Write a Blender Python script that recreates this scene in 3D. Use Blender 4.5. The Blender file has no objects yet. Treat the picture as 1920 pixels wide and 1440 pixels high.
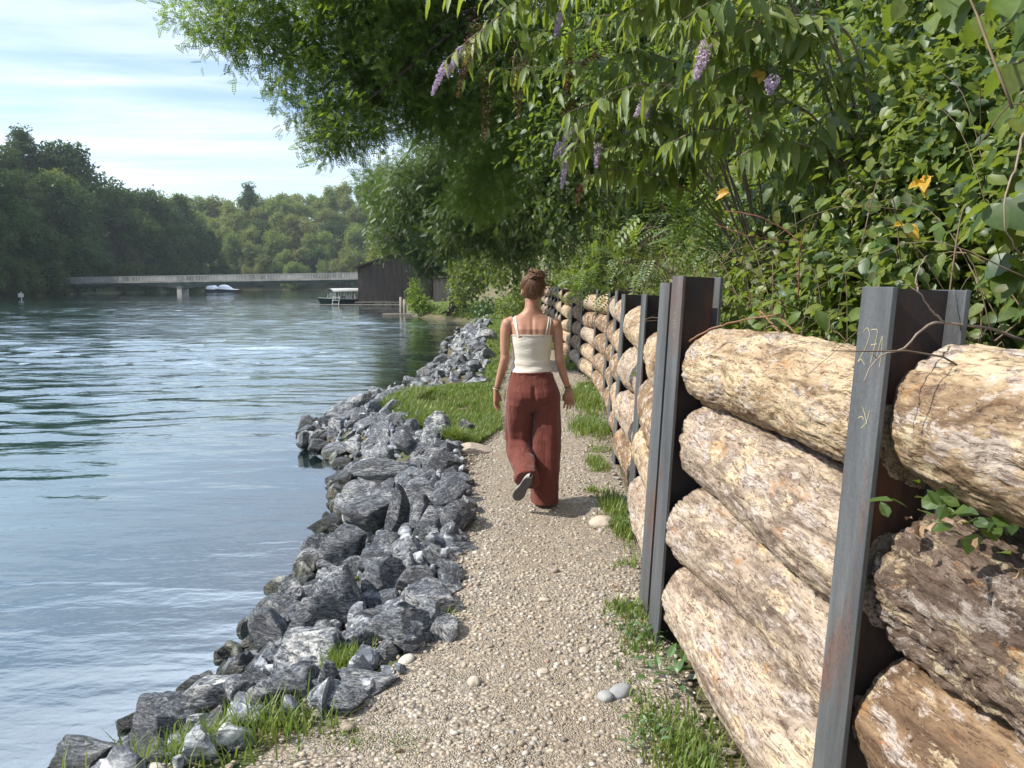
import bpy, bmesh, math, random
import numpy as np
from mathutils import Vector, Matrix, Euler
from mathutils.bvhtree import BVHTree
scene = bpy.context.scene
COL = scene.collection
R = math.radians
# ------------------------------------------------------------------ camera, sky, sun, exposure
CAM_H, FPX, PITCH = 1.62, 1400.0, math.atan((720-532)/1400.0)
cam_d = bpy.data.cameras.new("camera"); cam = bpy.data.objects.new("camera", cam_d); COL.objects.link(cam)
cam_d.sensor_width = 36; cam_d.lens = 36*FPX/1920; cam_d.clip_start = .05; cam_d.clip_end = 3000
cam.location = (0, 0, CAM_H); cam.rotation_euler = (R(90)-PITCH, 0, 0)
scene.camera = cam
SUN_EL, SUN_AZ = R(43), R(-99)      # azimuth clockwise from +Y (straight ahead): the sun is to the left, a touch behind
sun_dir = Vector((math.sin(SUN_AZ)*math.cos(SUN_EL), math.cos(SUN_AZ)*math.cos(SUN_EL), math.sin(SUN_EL)))
sun_d = bpy.data.lights.new("sun", 'SUN'); sun_d.energy = 5.0; sun_d.angle = R(.5); sun_d.color = (1, .93, .82)
sun = bpy.data.objects.new("sun", sun_d); COL.objects.link(sun)
sun.rotation_euler = sun_dir.to_track_quat('Z', 'Y').to_euler()
world = bpy.data.worlds.new("World"); scene.world = world; world.use_nodes = True
wt = world.node_tree; wt.nodes.clear()
scene.view_settings.view_transform = 'Standard'; scene.view_settings.look = 'None'
scene.view_settings.gamma = 1; scene.view_settings.use_curve_mapping = False
scene.view_settings.exposure = .52
scene.cycles.max_bounces = 8; scene.cycles.transparent_max_bounces = 12
scene.cycles.diffuse_bounces = 3; scene.cycles.glossy_bounces = 3; scene.cycles.transmission_bounces = 5
scene.cycles.sample_clamp_indirect = 6
scene.cycles.volume_bounces = 0
scene.cycles.caustics_reflective = False; scene.cycles.caustics_refractive = False

class T:
    """tiny node-tree helper"""
    def __init__(s, nt): s.nt = nt
    def n(s, typ, ins=None, **props):
        nd = s.nt.nodes.new(typ)
        for k, v in props.items(): setattr(nd, k, v)
        for k, v in (ins or {}).items():
            sock = nd.inputs[k]
            if isinstance(v, bpy.types.NodeSocket): s.nt.links.new(v, sock)
            elif isinstance(v, bpy.types.Node): s.nt.links.new(v.outputs[0], sock)
            else:
                if sock.type == 'RGBA' and len(v) == 3: v = (*v, 1)
                sock.default_value = v
        return nd
    def math(s, op, a, b=0., c=None, clamp=False):
        d = {0: a, 1: b}
        if c is not None: d[2] = c
        return s.n('ShaderNodeMath', d, operation=op, use_clamp=clamp).outputs[0]
    def mix(s, f, a, b, mode='MIX'):
        nd = s.n('ShaderNodeMix', {0: f, 6: a, 7: b}, data_type='RGBA', blend_type=mode); return nd.outputs[2]
    def ramp(s, f, stops, interp='LINEAR'):
        nd = s.n('ShaderNodeValToRGB', {0: f}); cr = nd.color_ramp; cr.interpolation = interp
        while len(cr.elements) > 1: cr.elements.remove(cr.elements[-1])
        cr.elements[0].position = stops[0][0]; cr.elements[0].color = (*stops[0][1], 1)
        for p, c in stops[1:]:
            e = cr.elements.new(p); e.color = (*c, 1)
        return nd.outputs[0]
    def fac(s, f, lo, hi, a=0., b=1.):
        return s.n('ShaderNodeMapRange', {0: f, 1: lo, 2: hi, 3: a, 4: b}, clamp=True).outputs[0]
    def noise(s, vec, scale, detail=4, rough=.5, dist=0., out=0):
        d = {'Scale': scale, 'Detail': detail, 'Roughness': rough, 'Distortion': dist}
        if vec is not None: d['Vector'] = vec
        return s.n('ShaderNodeTexNoise', d).outputs[out]
    def map(s, vec, scale=(1, 1, 1), rot=(0, 0, 0), loc=(0, 0, 0)):
        return s.n('ShaderNodeMapping', {'Vector': vec, 'Scale': scale, 'Rotation': rot, 'Location': loc}).outputs[0]
# sky: Nishita with thin cirrus streaks above it
w = T(wt)
sky = w.n('ShaderNodeTexSky', sky_type='NISHITA', sun_disc=False, sun_elevation=SUN_EL, sun_rotation=SUN_AZ, altitude=400, air_density=1.1, dust_density=1.0, ozone_density=1.0)
tc = w.n('ShaderNodeTexCoord').outputs['Generated']
sep = w.n('ShaderNodeSeparateXYZ', {0: tc})
zc = w.math('MAXIMUM', sep.outputs[2], .03)
px_ = w.math('DIVIDE', sep.outputs[0], zc); py_ = w.math('DIVIDE', sep.outputs[1], zc)
cv = w.n('ShaderNodeCombineXYZ', {0: px_, 1: py_, 2: 0.})
c1 = w.noise(w.map(cv.outputs[0], (.22, .50, 1), (0, 0, R(12))), 1.0, 8, .58, .7)
c2 = w.noise(w.map(cv.outputs[0], (.5, 1.9, 1), (0, 0, R(-6)), (3.1, 1.7, 0)), 1.0, 7, .6, .5)
cm = w.math('ADD', w.fac(c1, .38, .66, .0, .58), w.fac(c2, .45, .66, 0, .36), clamp=True)
low = w.fac(sep.outputs[2], .02, .22, .3, 1)
cm = w.math('MULTIPLY', cm, low)
cm = w.math('MULTIPLY', cm, .9)
cloud_col = (6.6, 6.9, 7.4)
skyc = w.mix(cm, sky.outputs[0], (*cloud_col, 1))
# added unseen cloud bank ahead, above the frame, to brighten the water's reflections
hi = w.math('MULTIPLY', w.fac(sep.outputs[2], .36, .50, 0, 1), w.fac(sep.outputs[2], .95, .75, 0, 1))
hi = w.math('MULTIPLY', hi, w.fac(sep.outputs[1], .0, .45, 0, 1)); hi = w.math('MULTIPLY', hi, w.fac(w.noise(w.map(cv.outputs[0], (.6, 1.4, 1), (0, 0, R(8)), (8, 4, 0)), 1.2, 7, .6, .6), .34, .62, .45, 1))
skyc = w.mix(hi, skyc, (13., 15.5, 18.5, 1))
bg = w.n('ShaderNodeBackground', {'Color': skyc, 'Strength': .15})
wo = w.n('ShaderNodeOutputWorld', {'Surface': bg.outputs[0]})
# ------------------------------------------------------------------ helpers
def tag(o, label=None, cat=None, group=None, kind=None):
    if label: o["label"] = label
    if cat: o["category"] = cat
    if group: o["group"] = group
    if kind: o["kind"] = kind
    return o
def empty(name, loc=(0, 0, 0), rz=0):
    o = bpy.data.objects.new(name, None); COL.objects.link(o); o.location = loc; o.rotation_euler = (0, 0, rz); o.empty_display_size = .1
    return o
def link(name, me, mat=None, parent=None):
    o = bpy.data.objects.new(name, me); COL.objects.link(o)
    if mat is not None and not me.materials:
        me.materials.append(mat)
    if parent is not None: o.parent = parent
    return o
def npmesh(name, V, F, smooth=False, F3=None):
    """V n x 3, F m x 4 quads, F3 optional triangles"""
    me = bpy.data.meshes.new(name)
    V = np.asarray(V, np.float32).reshape(-1, 3)
    fl = [np.asarray(F, np.int32).reshape(-1, 4)] if F is not None and len(F) else []
    loops = [f.ravel() for f in fl]; starts = []; n = 0
    if fl: starts.append(np.arange(len(fl[0]))*4); n = len(fl[0])*4
    if F3 is not None and len(F3):
        f3 = np.asarray(F3, np.int32).reshape(-1, 3); loops.append(f3.ravel()); starts.append(n+np.arange(len(f3))*3)
    loops = np.concatenate(loops); starts = np.concatenate(starts)
    me.vertices.add(len(V)); me.vertices.foreach_set('co', V.ravel())
    me.loops.add(len(loops)); me.loops.foreach_set('vertex_index', loops.astype(np.int32))
    me.polygons.add(len(starts)); me.polygons.foreach_set('loop_start', starts.astype(np.int32))
    me.polygons.foreach_set('use_smooth', np.full(len(starts), smooth))
    me.update(calc_edges=True)
    return me
class MB:
    """collects quads/tris, then builds ONE mesh"""
    def __init__(s): s.V = []; s.Q = []; s.T3 = []; s.n = 0
    def add(s, V, Q=None, T3=None):
        V = np.asarray(V, float).reshape(-1, 3); s.V.append(V)
        if Q is not None and len(Q): s.Q.append(np.asarray(Q, int).reshape(-1, 4)+s.n)
        if T3 is not None and len(T3): s.T3.append(np.asarray(T3, int).reshape(-1, 3)+s.n)
        s.n += len(V); return s
    def box(s, c, d, rot=None):
        c = np.array(c, float); d = np.array(d, float)/2
        v = np.array([[x, y, z] for x in (-1, 1) for y in (-1, 1) for z in (-1, 1)], float)*d
        if rot is not None: v = v @ np.array(Euler(rot).to_matrix()).T
        return s.add(v+c, [[0, 1, 3, 2], [4, 6, 7, 5], [0, 4, 5, 1], [2, 3, 7, 6], [0, 2, 6, 4], [1, 5, 7, 3]])
    def tube(s, P, r, k=8, cap=True, sq=1.0):
        P = np.asarray(P, float); n = len(P); r = np.broadcast_to(np.asarray(r, float), (n,))
        t = np.gradient(P, axis=0); t /= np.linalg.norm(t, axis=1)[:, None]+1e-9
        up = np.array([0, 0, 1.]) if abs(t[0, 2]) < .9 else np.array([0, 1., 0])
        V = []; u = np.cross(t[0], up); u /= np.linalg.norm(u)
        a = np.linspace(0, 2*math.pi, k, endpoint=False)
        for i in range(n):
            u = u-t[i]*np.dot(u, t[i]); u /= np.linalg.norm(u)+1e-9; v = np.cross(t[i], u)
            V.append(P[i]+r[i]*(np.cos(a)[:, None]*u+sq*np.sin(a)[:, None]*v))
        V = np.concatenate(V); Q = []
        for i in range(n-1):
            for j in range(k):
                j2 = (j+1) % k; Q.append([i*k+j, i*k+j2, (i+1)*k+j2, (i+1)*k+j])
        T3 = []
        if cap:
            V = np.concatenate([V, P[:1], P[-1:]]); c0 = n*k; c1 = n*k+1
            for j in range(k):
                j2 = (j+1) % k; T3.append([c0, j2, j]); T3.append([c1, (n-1)*k+j, (n-1)*k+j2])
        return s.add(V, Q, T3)
    def prism(s, poly, axis, a, b):
        """polygon (2-D list) extruded along axis 0/1/2 from a to b"""
        n = len(poly); V = []
        for h in (a, b):
            for p in poly:
                q = list(p); q.insert(axis, h); V.append(q)
        Q = [[i, (i+1) % n, n+(i+1) % n, n+i] for i in range(n)]
        T3 = [[0, i+1, i] for i in range(1, n-1)]+[[n, n+i, n+i+1] for i in range(1, n-1)]
        return s.add(V, Q, T3)
    def mesh(s, name, smooth=False):
        return npmesh(name, np.concatenate(s.V), np.concatenate(s.Q) if s.Q else None, smooth, np.concatenate(s.T3) if s.T3 else None)
    def build(s, name, mat, parent=None, smooth=False, bevel=0, recalc=True):
        me = s.mesh(name, smooth)
        if recalc or bevel:
            bm = bmesh.new(); bm.from_mesh(me)
            bmesh.ops.recalc_face_normals(bm, faces=bm.faces[:])
            if bevel:
                bmesh.ops.bevel(bm, geom=[e for e in bm.edges if e.is_manifold and e.calc_face_angle(0) > .5], offset=bevel, segments=2, affect='EDGES', profile=.6)
            bm.to_mesh(me); bm.free()
        return link(name, me, mat, parent)
# numpy value noise
_rs = np.random.RandomState(5); _tab = _rs.rand(32, 32, 32)
def vn(p):
    p = np.asarray(p, float); i = np.floor(p).astype(int); f = p-i; f = f*f*(3-2*f); i &= 31; j = (i+1) & 31
    x0, y0, z0 = i[..., 0], i[..., 1], i[..., 2]; x1, y1, z1 = j[..., 0], j[..., 1], j[..., 2]; fx, fy, fz = f[..., 0], f[..., 1], f[..., 2]
    t = _tab
    a = t[x0, y0, z0]*(1-fx)+t[x1, y0, z0]*fx; b = t[x0, y1, z0]*(1-fx)+t[x1, y1, z0]*fx
    c = t[x0, y0, z1]*(1-fx)+t[x1, y0, z1]*fx; d = t[x0, y1, z1]*(1-fx)+t[x1, y1, z1]*fx
    return ((a*(1-fy)+b*fy)*(1-fz)+(c*(1-fy)+d*fy)*fz)*2-1
def fbm(p, o=4, g=.5):
    p = np.asarray(p, float); s = 0; a = 1.; m = 0
    for k in range(o): s = s+a*vn(p*2**k+k*7.3); m += a; a *= g
    return s/m
def at(x, y, Y=None, z=None):
    """photo pixel -> world point at depth Y or height z"""
    u = (x-960)/FPX; v = (720-y)/FPX; c, s_ = math.cos(PITCH), math.sin(PITCH)
    d = np.array([u, c+v*s_, -s_+v*c]); t = Y/d[1] if Y is not None else (z-CAM_H)/d[2]
    return np.array([0, 0, CAM_H])+d*t
def new_mat(name):
    m = bpy.data.materials.new(name); m.use_nodes = True; m.node_tree.nodes.clear(); return m, T(m.node_tree)
def principled(t, base, rough=.7, normal=None, metal=0., spec=.4, **kw):
    d = {'Base Color': base, 'Roughness': rough, 'Metallic': metal, 'Specular IOR Level': spec}
    if normal is not None: d['Normal'] = normal
    d.update(kw)
    p = t.n('ShaderNodeBsdfPrincipled', d); t.n('ShaderNodeOutputMaterial', {'Surface': p.outputs[0]}); return p
def bump(t, h, dist=.01, strength=1., normal=None):
    d = {'Height': h, 'Distance': dist, 'Strength': strength}
    if normal is not None: d['Normal'] = normal
    return t.n('ShaderNodeBump', d).outputs[0]
def objco(t, rnd=True):
    c = t.n('ShaderNodeTexCoord').outputs['Object']
    if not rnd: return c
    oi = t.n('ShaderNodeObjectInfo').outputs['Random']
    off = t.math('MULTIPLY', oi, 37.)
    cb = t.n('ShaderNodeCombineXYZ', {0: off, 1: off, 2: off})
    return t.n('ShaderNodeVectorMath', {0: c, 1: cb.outputs[0]}, operation='ADD').outputs[0]
def simple(name, col, rough=.7, metal=0., var=.25, scale=6., bmp=0., bscale=40., spec=.35, stretch=(1, 1, 1)):
    m, t = new_mat(name); c = t.map(objco(t), stretch)
    n1 = t.noise(c, scale, 6, .6)
    lo = tuple(v*(1-var) for v in col); hi = tuple(min(1, v*(1+var)) for v in col)
    base = t.ramp(n1, [(.3, lo), (.7, hi)])
    nm = bump(t, t.noise(c, bscale, 5, .6), bmp) if bmp else None
    principled(t, base, rough, nm, metal, spec); return m
def leaf_mat(name, cols, trans=.45, tcol=(.25, .40, .03), rough=.45, gloss=.10, objvar=0., objcols=None):
    """cols: colour stops over the random-per-leaf value"""
    m, t = new_mat(name)
    r = t.n('ShaderNodeNewGeometry').outputs['Random Per Island']
    n = len(cols); wc_ = t.n('ShaderNodeNewGeometry').outputs['Position']; big_ = t.noise(wc_, 1.3, 3, .6); sm_ = t.noise(wc_, 55., 3, .6)
    r = t.math('FRACT', t.math('ADD', t.math('MULTIPLY', r, .62), t.math('MULTIPLY', t.fac(big_, .36, .64), .37)))
    base = t.ramp(r, [(i/max(1, n-1), c) for i, c in enumerate(cols)]); base = t.mix(1., base, t.ramp(sm_, [(.3, (.72, .72, .72)), (.7, (1.12, 1.12, 1.12))]), 'MULTIPLY')
    if objcols:
        oi = t.n('ShaderNodeObjectInfo').outputs['Random']
        oc = t.ramp(oi, [(i/max(1, len(objcols)-1), c) for i, c in enumerate(objcols)])
        base = t.mix(objvar, base, oc)
    d = t.n('ShaderNodeBsdfDiffuse', {'Color': base})
    tc_ = t.mix(.55, base, tcol)
    tr = t.n('ShaderNodeBsdfTranslucent', {'Color': tc_})
    mx = t.n('ShaderNodeMixShader', {0: trans, 1: d.outputs[0], 2: tr.outputs[0]})
    out = mx
    if gloss > 0:
        g = t.n('ShaderNodeBsdfGlossy', {'Color': (.9, .95, 1), 'Roughness': rough})
        fr = t.n('ShaderNodeLayerWeight', {'Blend': .25}).outputs['Fresnel']
        out = t.n('ShaderNodeMixShader', {0: t.math('MULTIPLY_ADD', fr, gloss, gloss*.35, clamp=True), 1: mx.outputs[0], 2: g.outputs[0]})
    t.n('ShaderNodeOutputMaterial', {'Surface': out.outputs[0]}); return m
# leaf templates: x along the leaf, y across, z up
KITE = (np.array([[0, 0, 0], [.45, -.5, .08], [1, 0, -.05], [.45, .5, .08]]), np.array([[0, 1, 2, 3]]))
def leafT(w=.45, fold=.12, droop=.25, wide=.38):
    x1, x2 = wide-.12, wide+.3
    V = np.array([[0, 0, 0], [x1, 0, 0], [x2, 0, -droop*.35], [1, 0, -droop],
                  [x1, -w*.48, fold*w], [x2, -w*.36, fold*w-droop*.35], [x1, w*.48, fold*w], [x2, w*.36, fold*w-droop*.35]])
    F = np.array([[0, 4, 1, 6], [1, 4, 5, 2], [1, 2, 7, 6], [2, 5, 3, 7]]); return V, F
def leafN(w=.45, fold=.12, droop=.25, n=5, wide=.4, wave=.02):
    """finer leaf: a curved midrib with two halves"""
    x = np.linspace(0, 1, n+1); e = math.log(.5)/math.log(wide); pr = np.sin(np.pi*np.clip(x, 0, 1)**e)**.85; pr[0] = .03; pr[-1] = .01
    z = -droop*x**1.8; V = []
    for i in range(n+1):
        h = w*.5*pr[i]; wv_ = wave*(1 if i % 2 else -1)*pr[i]
        V += [[x[i], -h, z[i]+fold*h*2+wv_], [x[i], 0, z[i]], [x[i], h, z[i]+fold*h*2-wv_]]
    F = []
    for i in range(n):
        a = i*3; F += [[a, a+3, a+4, a+1], [a+1, a+4, a+5, a+2]]
    return np.array(V), np.array(F)
def pinnateT(n=6, w=.1, ll=.28, droop=.2):
    V = []; F = []
    for i in range(n):
        x = .12+.88*i/n; z = -droop*x*x
        for sgn in (-1, 1):
            b = np.array([x, 0, z]); d = np.array([.35, sgn*.94, -.1]); d /= np.linalg.norm(d); s_ = np.array([.94, -sgn*.35, 0])
            k = len(V); V += [b, b+d*ll*.5-s_*w*.5, b+d*ll, b+d*ll*.5+s_*w*.5]; F.append([k, k+1, k+2, k+3])
    k = len(V); b = np.array([.95, 0, -droop]); V += [b, b+[ll*.5, -w*.5, -.02], b+[ll, 0, -.06], b+[ll*.5, w*.5, -.02]]; F.append([k, k+1, k+2, k+3])
    return np.array(V), np.array(F)
def place(tpl, pos, d, nrm, size):
    """instances of a template as real mesh arrays"""
    V0, F0 = tpl; pos = np.asarray(pos); n = len(pos)
    x = d/(np.linalg.norm(d, axis=1)[:, None]+1e-9)
    y = np.cross(nrm, x); y /= np.linalg.norm(y, axis=1)[:, None]+1e-9
    z = np.cross(x, y); size = np.broadcast_to(np.asarray(size, float), (n,))
    V = (V0[None, :, 0, None]*x[:, None]+V0[None, :, 1, None]*y[:, None]+V0[None, :, 2, None]*z[:, None])*size[:, None, None]+pos[:, None]
    F = F0[None]+(np.arange(n)*len(V0))[:, None, None]
    return V.reshape(-1, 3), F.reshape(-1, 4)
def rv(rng, n): v = rng.normal(size=(n, 3)); return v/np.linalg.norm(v, axis=1)[:, None]
def foliage(blobs, n_tw, per, tpl, size, seed, spread=.25, droop=.3, up=.5, shell=.55, lump=.35, ls=1.2, toward=None, jit=.35):
    """leaves on short twigs scattered through lumpy ellipsoids (c, r): the crown has clumps and gaps"""
    rng = np.random.RandomState(seed)
    vol = np.array([b[1][0]*b[1][1]+b[1][0]*b[1][2]+b[1][1]*b[1][2] for b in blobs]); pr = vol/vol.sum()
    bi = rng.choice(len(blobs), n_tw, p=pr)
    c = np.array([blobs[i][0] for i in bi], float); r = np.array([blobs[i][1] for i in bi], float)
    dv = rv(rng, n_tw); rad = shell+(1-shell)*rng.rand(n_tw)**.6
    inner = rng.rand(n_tw) < .25; rad[inner] *= rng.rand(inner.sum())
    P = c+dv*r*rad[:, None]
    nz = fbm(P/ls+seed*3.1, 3); P += dv*r*(nz*lump)[:, None]
    keep = fbm(P/(ls*.6)+seed*1.7+50, 2) > -.28
    P = P[keep]; dv = dv[keep]; m = len(P)
    out = dv*.7+rv(rng, m)*.5; out[:, 2] -= droop*.4; out /= np.linalg.norm(out, axis=1)[:, None]
    tl = spread*(.5+rng.rand(m))
    k = np.tile(np.arange(per), m); ii = np.repeat(np.arange(m), per)
    s_ = (k+rng.rand(len(k))*.6)/per
    pos = P[ii]+out[ii]*(tl[ii]*s_)[:, None]; pos[:, 2] -= droop*tl[ii]*s_**2*.6
    pos += rng.normal(size=pos.shape)*size*jit
    ld = out[ii]*.6+rv(rng, len(ii))*.75; ld[:, 2] -= droop*.7
    nr = rv(rng, len(ii))*.55+dv[ii]*.35; nr[:, 2] += up
    if toward is not None: nr += np.asarray(toward)*.5
    return place(tpl, pos, ld, nr, size*(.65+.6*rng.rand(len(ii))))
def curve3(pts, n):
    """smooth curve through points (Catmull-Rom)"""
    P = np.asarray(pts, float); P = np.concatenate([[2*P[0]-P[1]], P, [2*P[-1]-P[-2]]]); m = len(P)-3
    out = []
    for t in np.linspace(0, m-1e-6, n):
        i = int(t); f = t-i; a, b, c, d = P[i:i+4]
        out.append(.5*((2*b)+(-a+c)*f+(2*a-5*b+4*c-d)*f*f+(-a+3*b-3*c+d)*f**3))
    return np.array(out)
ORD = ['first', 'second', 'third', 'fourth', 'fifth', 'sixth', 'seventh', 'eighth', 'ninth', 'tenth', 'eleventh', 'twelfth', 'thirteenth', 'fourteenth', 'fifteenth', 'sixteenth', 'seventeenth', 'eighteenth']
# ------------------------------------------------------------------ ground, path, river
WZ = -.55
SH = np.array([(-6, -3.0), (0, -2.4), (3.1, -1.9), (3.9, -1.6), (5.7, -1.5), (6.9, -1.65), (8.7, -1.95), (10., -2.75), (11, -3.1), (12, -3.05), (13.5, -2.85), (14.7, -2.7), (16.4, -2.15), (20, -1.9), (26, -2.35), (34, -2.5), (39, -2.1), (42, -2.5), (46, -4.5), (51, -7), (58, -8.5), (75, -11), (95, -14), (140, -22), (190, -20), (235, 10), (330, 60)])
CR = np.array([(-6, -2.2), (1.5, -1.6), (2.3, -1.2), (2.65, -.78), (2.94, -.5), (3.4, -.30), (3.97, -.33), (5.3, -.31), (6.3, -.42), (7.3, -.5), (8.5, -.9), (10, -1.5), (11.2, -1.35), (12.1, -.5), (15.3, -.5), (19.2, -.7), (29, -.9), (36, -.9), (42, -1.2), (46, -3.2), (51, -5.5), (58, -7), (75, -9.5), (95, -12.5), (140, -20), (190, -18), (235, 12), (330, 62)])
FX = np.array([(-6, 1.15), (.15, .93), (1.75, .785), (3.32, .665), (3.62, .672), (5.2, .85), (6.76, .94), (8.3, 1.09), (9.9, 1.22), (12.06, 1.30), (13.9, 1.24), (15.6, 1.20), (17.5, 1.1), (19.3, 1.13), (21, 1.15), (22.7, 1.15), (24.4, 1.13), (26, 1.09), (27.7, 1.03)])
def xs(Y): return np.interp(Y, SH[:, 0], SH[:, 1])
def xc(Y): return np.interp(Y, CR[:, 0], CR[:, 1])
def xf(Y): return np.interp(Y, FX[:, 0], FX[:, 1])
def sm(a, b, x): t = np.clip((x-a)/(b-a), 0, 1); return t*t*(3-2*t)
def height(x, y):
    x = np.asarray(x, float); y = np.asarray(y, float)
    s_ = xs(y); c = xc(y)
    zb = WZ-.03-np.minimum(3., np.maximum(0, s_-x)*.22)
    k = np.clip((x-s_)/np.maximum(.3, c-s_), 0, 1); zl = WZ-.03+(-WZ-.0)*sm(0, 1, k)**.8
    z = np.where(x < s_, zb, zl)
    p2 = np.stack([x*1.3, y*1.3, x*0], -1)
    z = z+np.where(x > s_, .025*fbm(p2, 3), 0)
    # bank behind the log wall, and the slope beyond its end
    g = x-(xf(y)+.32)
    wall = (1-sm(27, 30, y))
    bank = 1.15*wall*sm(0, .12, g)+np.clip(g, 0, 60)*.62*(.35+.65*sm(0, 3, g))*(.35+.65*np.clip(y/6, 0, 1))
    far = sm(30, 44, y); g2 = x-np.interp(y, [28, 36, 46, 60, 90, 140], [1.3, .9, 0.2, -2.5, -8, -15]); bank2 = np.clip(g2, 0, 60)*.75
    b = bank*(1-far)+bank2*far
    b = np.minimum(b, 17+.02*b)
    b = np.where(b > .2, b+.18*fbm(np.stack([x*.6, y*.6, x*0+4], -1), 3), b)
    z = z+np.where(x > c, np.maximum(b, 0), 0)
    # left bank with its wooded hill
    lb = np.interp(y, [-20, 60, 110, 160, 235, 250, 262], [-60, -62, -78, -91, -86, -94, -170])
    gl = lb-x
    hl = np.where(gl > 0, WZ-.3+np.minimum(1, gl*.6)+np.clip(gl-1, 0, 200)*.95, z)
    cap = np.interp(y, [90, 120, 160, 180, 188, 220, 245], [19, 22, 22, 18, 13, 13, 10])
    hl = np.where(gl > 0, np.minimum(hl, cap+.04*gl), hl)
    z = np.where(gl > 0, np.maximum(hl, zb), z)
    # far hill closing the river bend
    fb = np.interp(x, [-300, -120, -90, -20, 40, 120], [262, 262, 262, 268, 285, 330])
    gf = y-fb
    capf = np.interp(x, [-170, -110, -85, -60, -30, 10, 80], [21, 23, 26, 31, 37, 40, 40])
    hf = WZ-.3+np.minimum(1, gf)+np.clip(gf-1, 0, 300)*.6
    z = np.where((gf > 0), np.maximum(z, np.minimum(hf, capf)), z)
    return z
def grid_mesh(name, X, Y, zf):
    gx, gy = np.meshgrid(X, Y, indexing='ij'); z = zf(gx, gy)
    V = np.stack([gx, gy, z], -1).reshape(-1, 3); nx, ny = len(X), len(Y)
    i = np.arange(nx-1)[:, None]*ny+np.arange(ny-1)[None]; i = i.ravel()
    return npmesh(name, V, np.stack([i, i+ny, i+ny+1, i+1], -1), True)
gm, t = new_mat("bank_earth")
wc = t.n('ShaderNodeNewGeometry').outputs['Position']
n1 = t.noise(wc, 1.6, 8, .6); n2 = t.noise(wc, 23., 6, .6)
earth = t.ramp(n2, [(.25, (.07, .05, .032)), (.5, (.15, .11, .07)), (.75, (.24, .18, .12))])
green = t.ramp(n2, [(.3, (.03, .05, .012)), (.7, (.09, .12, .03))])
sepz = t.n('ShaderNodeSeparateXYZ', {0: wc})
bed = t.ramp(n2, [(.3, (.035, .032, .02)), (.55, (.10, .085, .05)), (.75, (.2, .17, .11))])
g0 = t.mix(t.fac(n1, .42, .58), earth, green)
g0 = t.mix(t.fac(sepz.outputs[2], WZ-.05, WZ+.1), bed, g0)
far_ = t.math('MAXIMUM', t.fac(sepz.outputs[0], -30, -60, 0, 1), t.fac(sepz.outputs[1], 70, 110, 0, 1)); far_ = t.math('MULTIPLY', far_, t.fac(sepz.outputs[2], WZ+.05, WZ+.5))
g0 = t.mix(far_, g0, t.ramp(n2, [(.3, (.018, .026, .010)), (.7, (.05, .06, .022))]))
principled(t, g0, .9, bump(t, n2, .04))
X = np.unique(np.concatenate([np.linspace(-450, -140, 12), np.linspace(-140, -60, 28), np.linspace(-60, -5, 30), np.arange(-5, 3.5, .08), np.linspace(3.5, 12, 30), np.linspace(12, 70, 30), np.linspace(70, 450, 12)]))
Yg = np.unique(np.concatenate([np.linspace(-300, -8, 10), np.arange(-8, 20, .2), np.arange(20, 60, .7), np.linspace(60, 340, 90), np.linspace(340, 650, 9)]))
ground = link("ground", grid_mesh("ground", X, Yg, height), gm); tag(ground, kind="structure")
# gravel path sheet
pm, t = new_mat("path_gravel")
wc = t.n('ShaderNodeNewGeometry').outputs['Position']
vo = t.n('ShaderNodeTexVoronoi', {'Vector': wc, 'Scale': 62., 'Randomness': 1.}); vo2 = t.n('ShaderNodeTexVoronoi', {'Vector': wc, 'Scale': 140.})
big = t.noise(wc, 1.1, 6, .6); mid = t.noise(wc, 9., 5, .6)
def gcol(v):
    s3 = t.n('ShaderNodeSeparateColor', {0: v.outputs['Color']})
    return t.ramp(s3.outputs[0], [(0, (.13, .115, .10)), (.25, (.24, .20, .155)), (.5, (.36, .30, .225)), (.75, (.43, .37, .29)), (.93, (.58, .53, .45)), (1, (.25, .25, .26))])
sel = t.fac(mid, .45, .55)
col = t.mix(sel, gcol(vo), gcol(vo2))
sand = t.ramp(mid, [(.3, (.26, .205, .145)), (.7, (.38, .31, .225))])
wx_ = t.n('ShaderNodeSeparateXYZ', {0: wc}).outputs[0]; tread = t.fac(t.math('ABSOLUTE', t.math('SUBTRACT', t.math('ADD', wx_, t.math('MULTIPLY', big, .5)), .38)), .12, .42, .35, 0)
col = t.mix(t.math('ADD', t.fac(big, .42, .66, .05, .5), tread, clamp=True), col, sand)
hgt = t.mix(sel, vo.outputs['Distance'], vo2.outputs['Distance'])
gap = t.fac(hgt, .35, .75, 1, .55); col = t.mix(1., col, gap, 'MULTIPLY')
hh = t.math('MULTIPLY', t.math('SUBTRACT', 1., hgt), 1.)
principled(t, col, .85, bump(t, hh, .011, .9))
def path_l(Y): return np.interp(Y, [-6, 1, 2.3, 2.65, 2.94, 3.4, 5.3, 7.3, 8.5, 12, 19, 29, 38, 42, 48, 55, 62], [-1.6, -1.35, -1.1, -.85, -.62, -.45, -.45, -.42, -.28, -.28, -.12, -.15, -.25, -.8, -3.1, -5.3, -6.6])
def path_r(Y): return np.minimum(xf(Y)+.12, np.interp(Y, [0, 20, 28, 38, 42, 48, 55, 62], [9, 9, 1.0, .45, .0, -2.2, -4.6, -6.0]))
ys = np.concatenate([np.arange(-6, 18, .1), np.arange(18, 62, .4)]); nk = 24
k = np.linspace(0, 1, nk)[None]
wob = .10*fbm(np.stack([ys*1.7, ys*0, ys*0], -1), 3)[:, None]; wob2 = .05*fbm(np.stack([ys*1.7, ys*0+9, ys*0], -1), 3)[:, None]
px = path_l(ys)[:, None]+wob+(path_r(ys)[:, None]+wob2*0-path_l(ys)[:, None]-wob)*k; py = np.broadcast_to(ys[:, None], px.shape)
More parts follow.
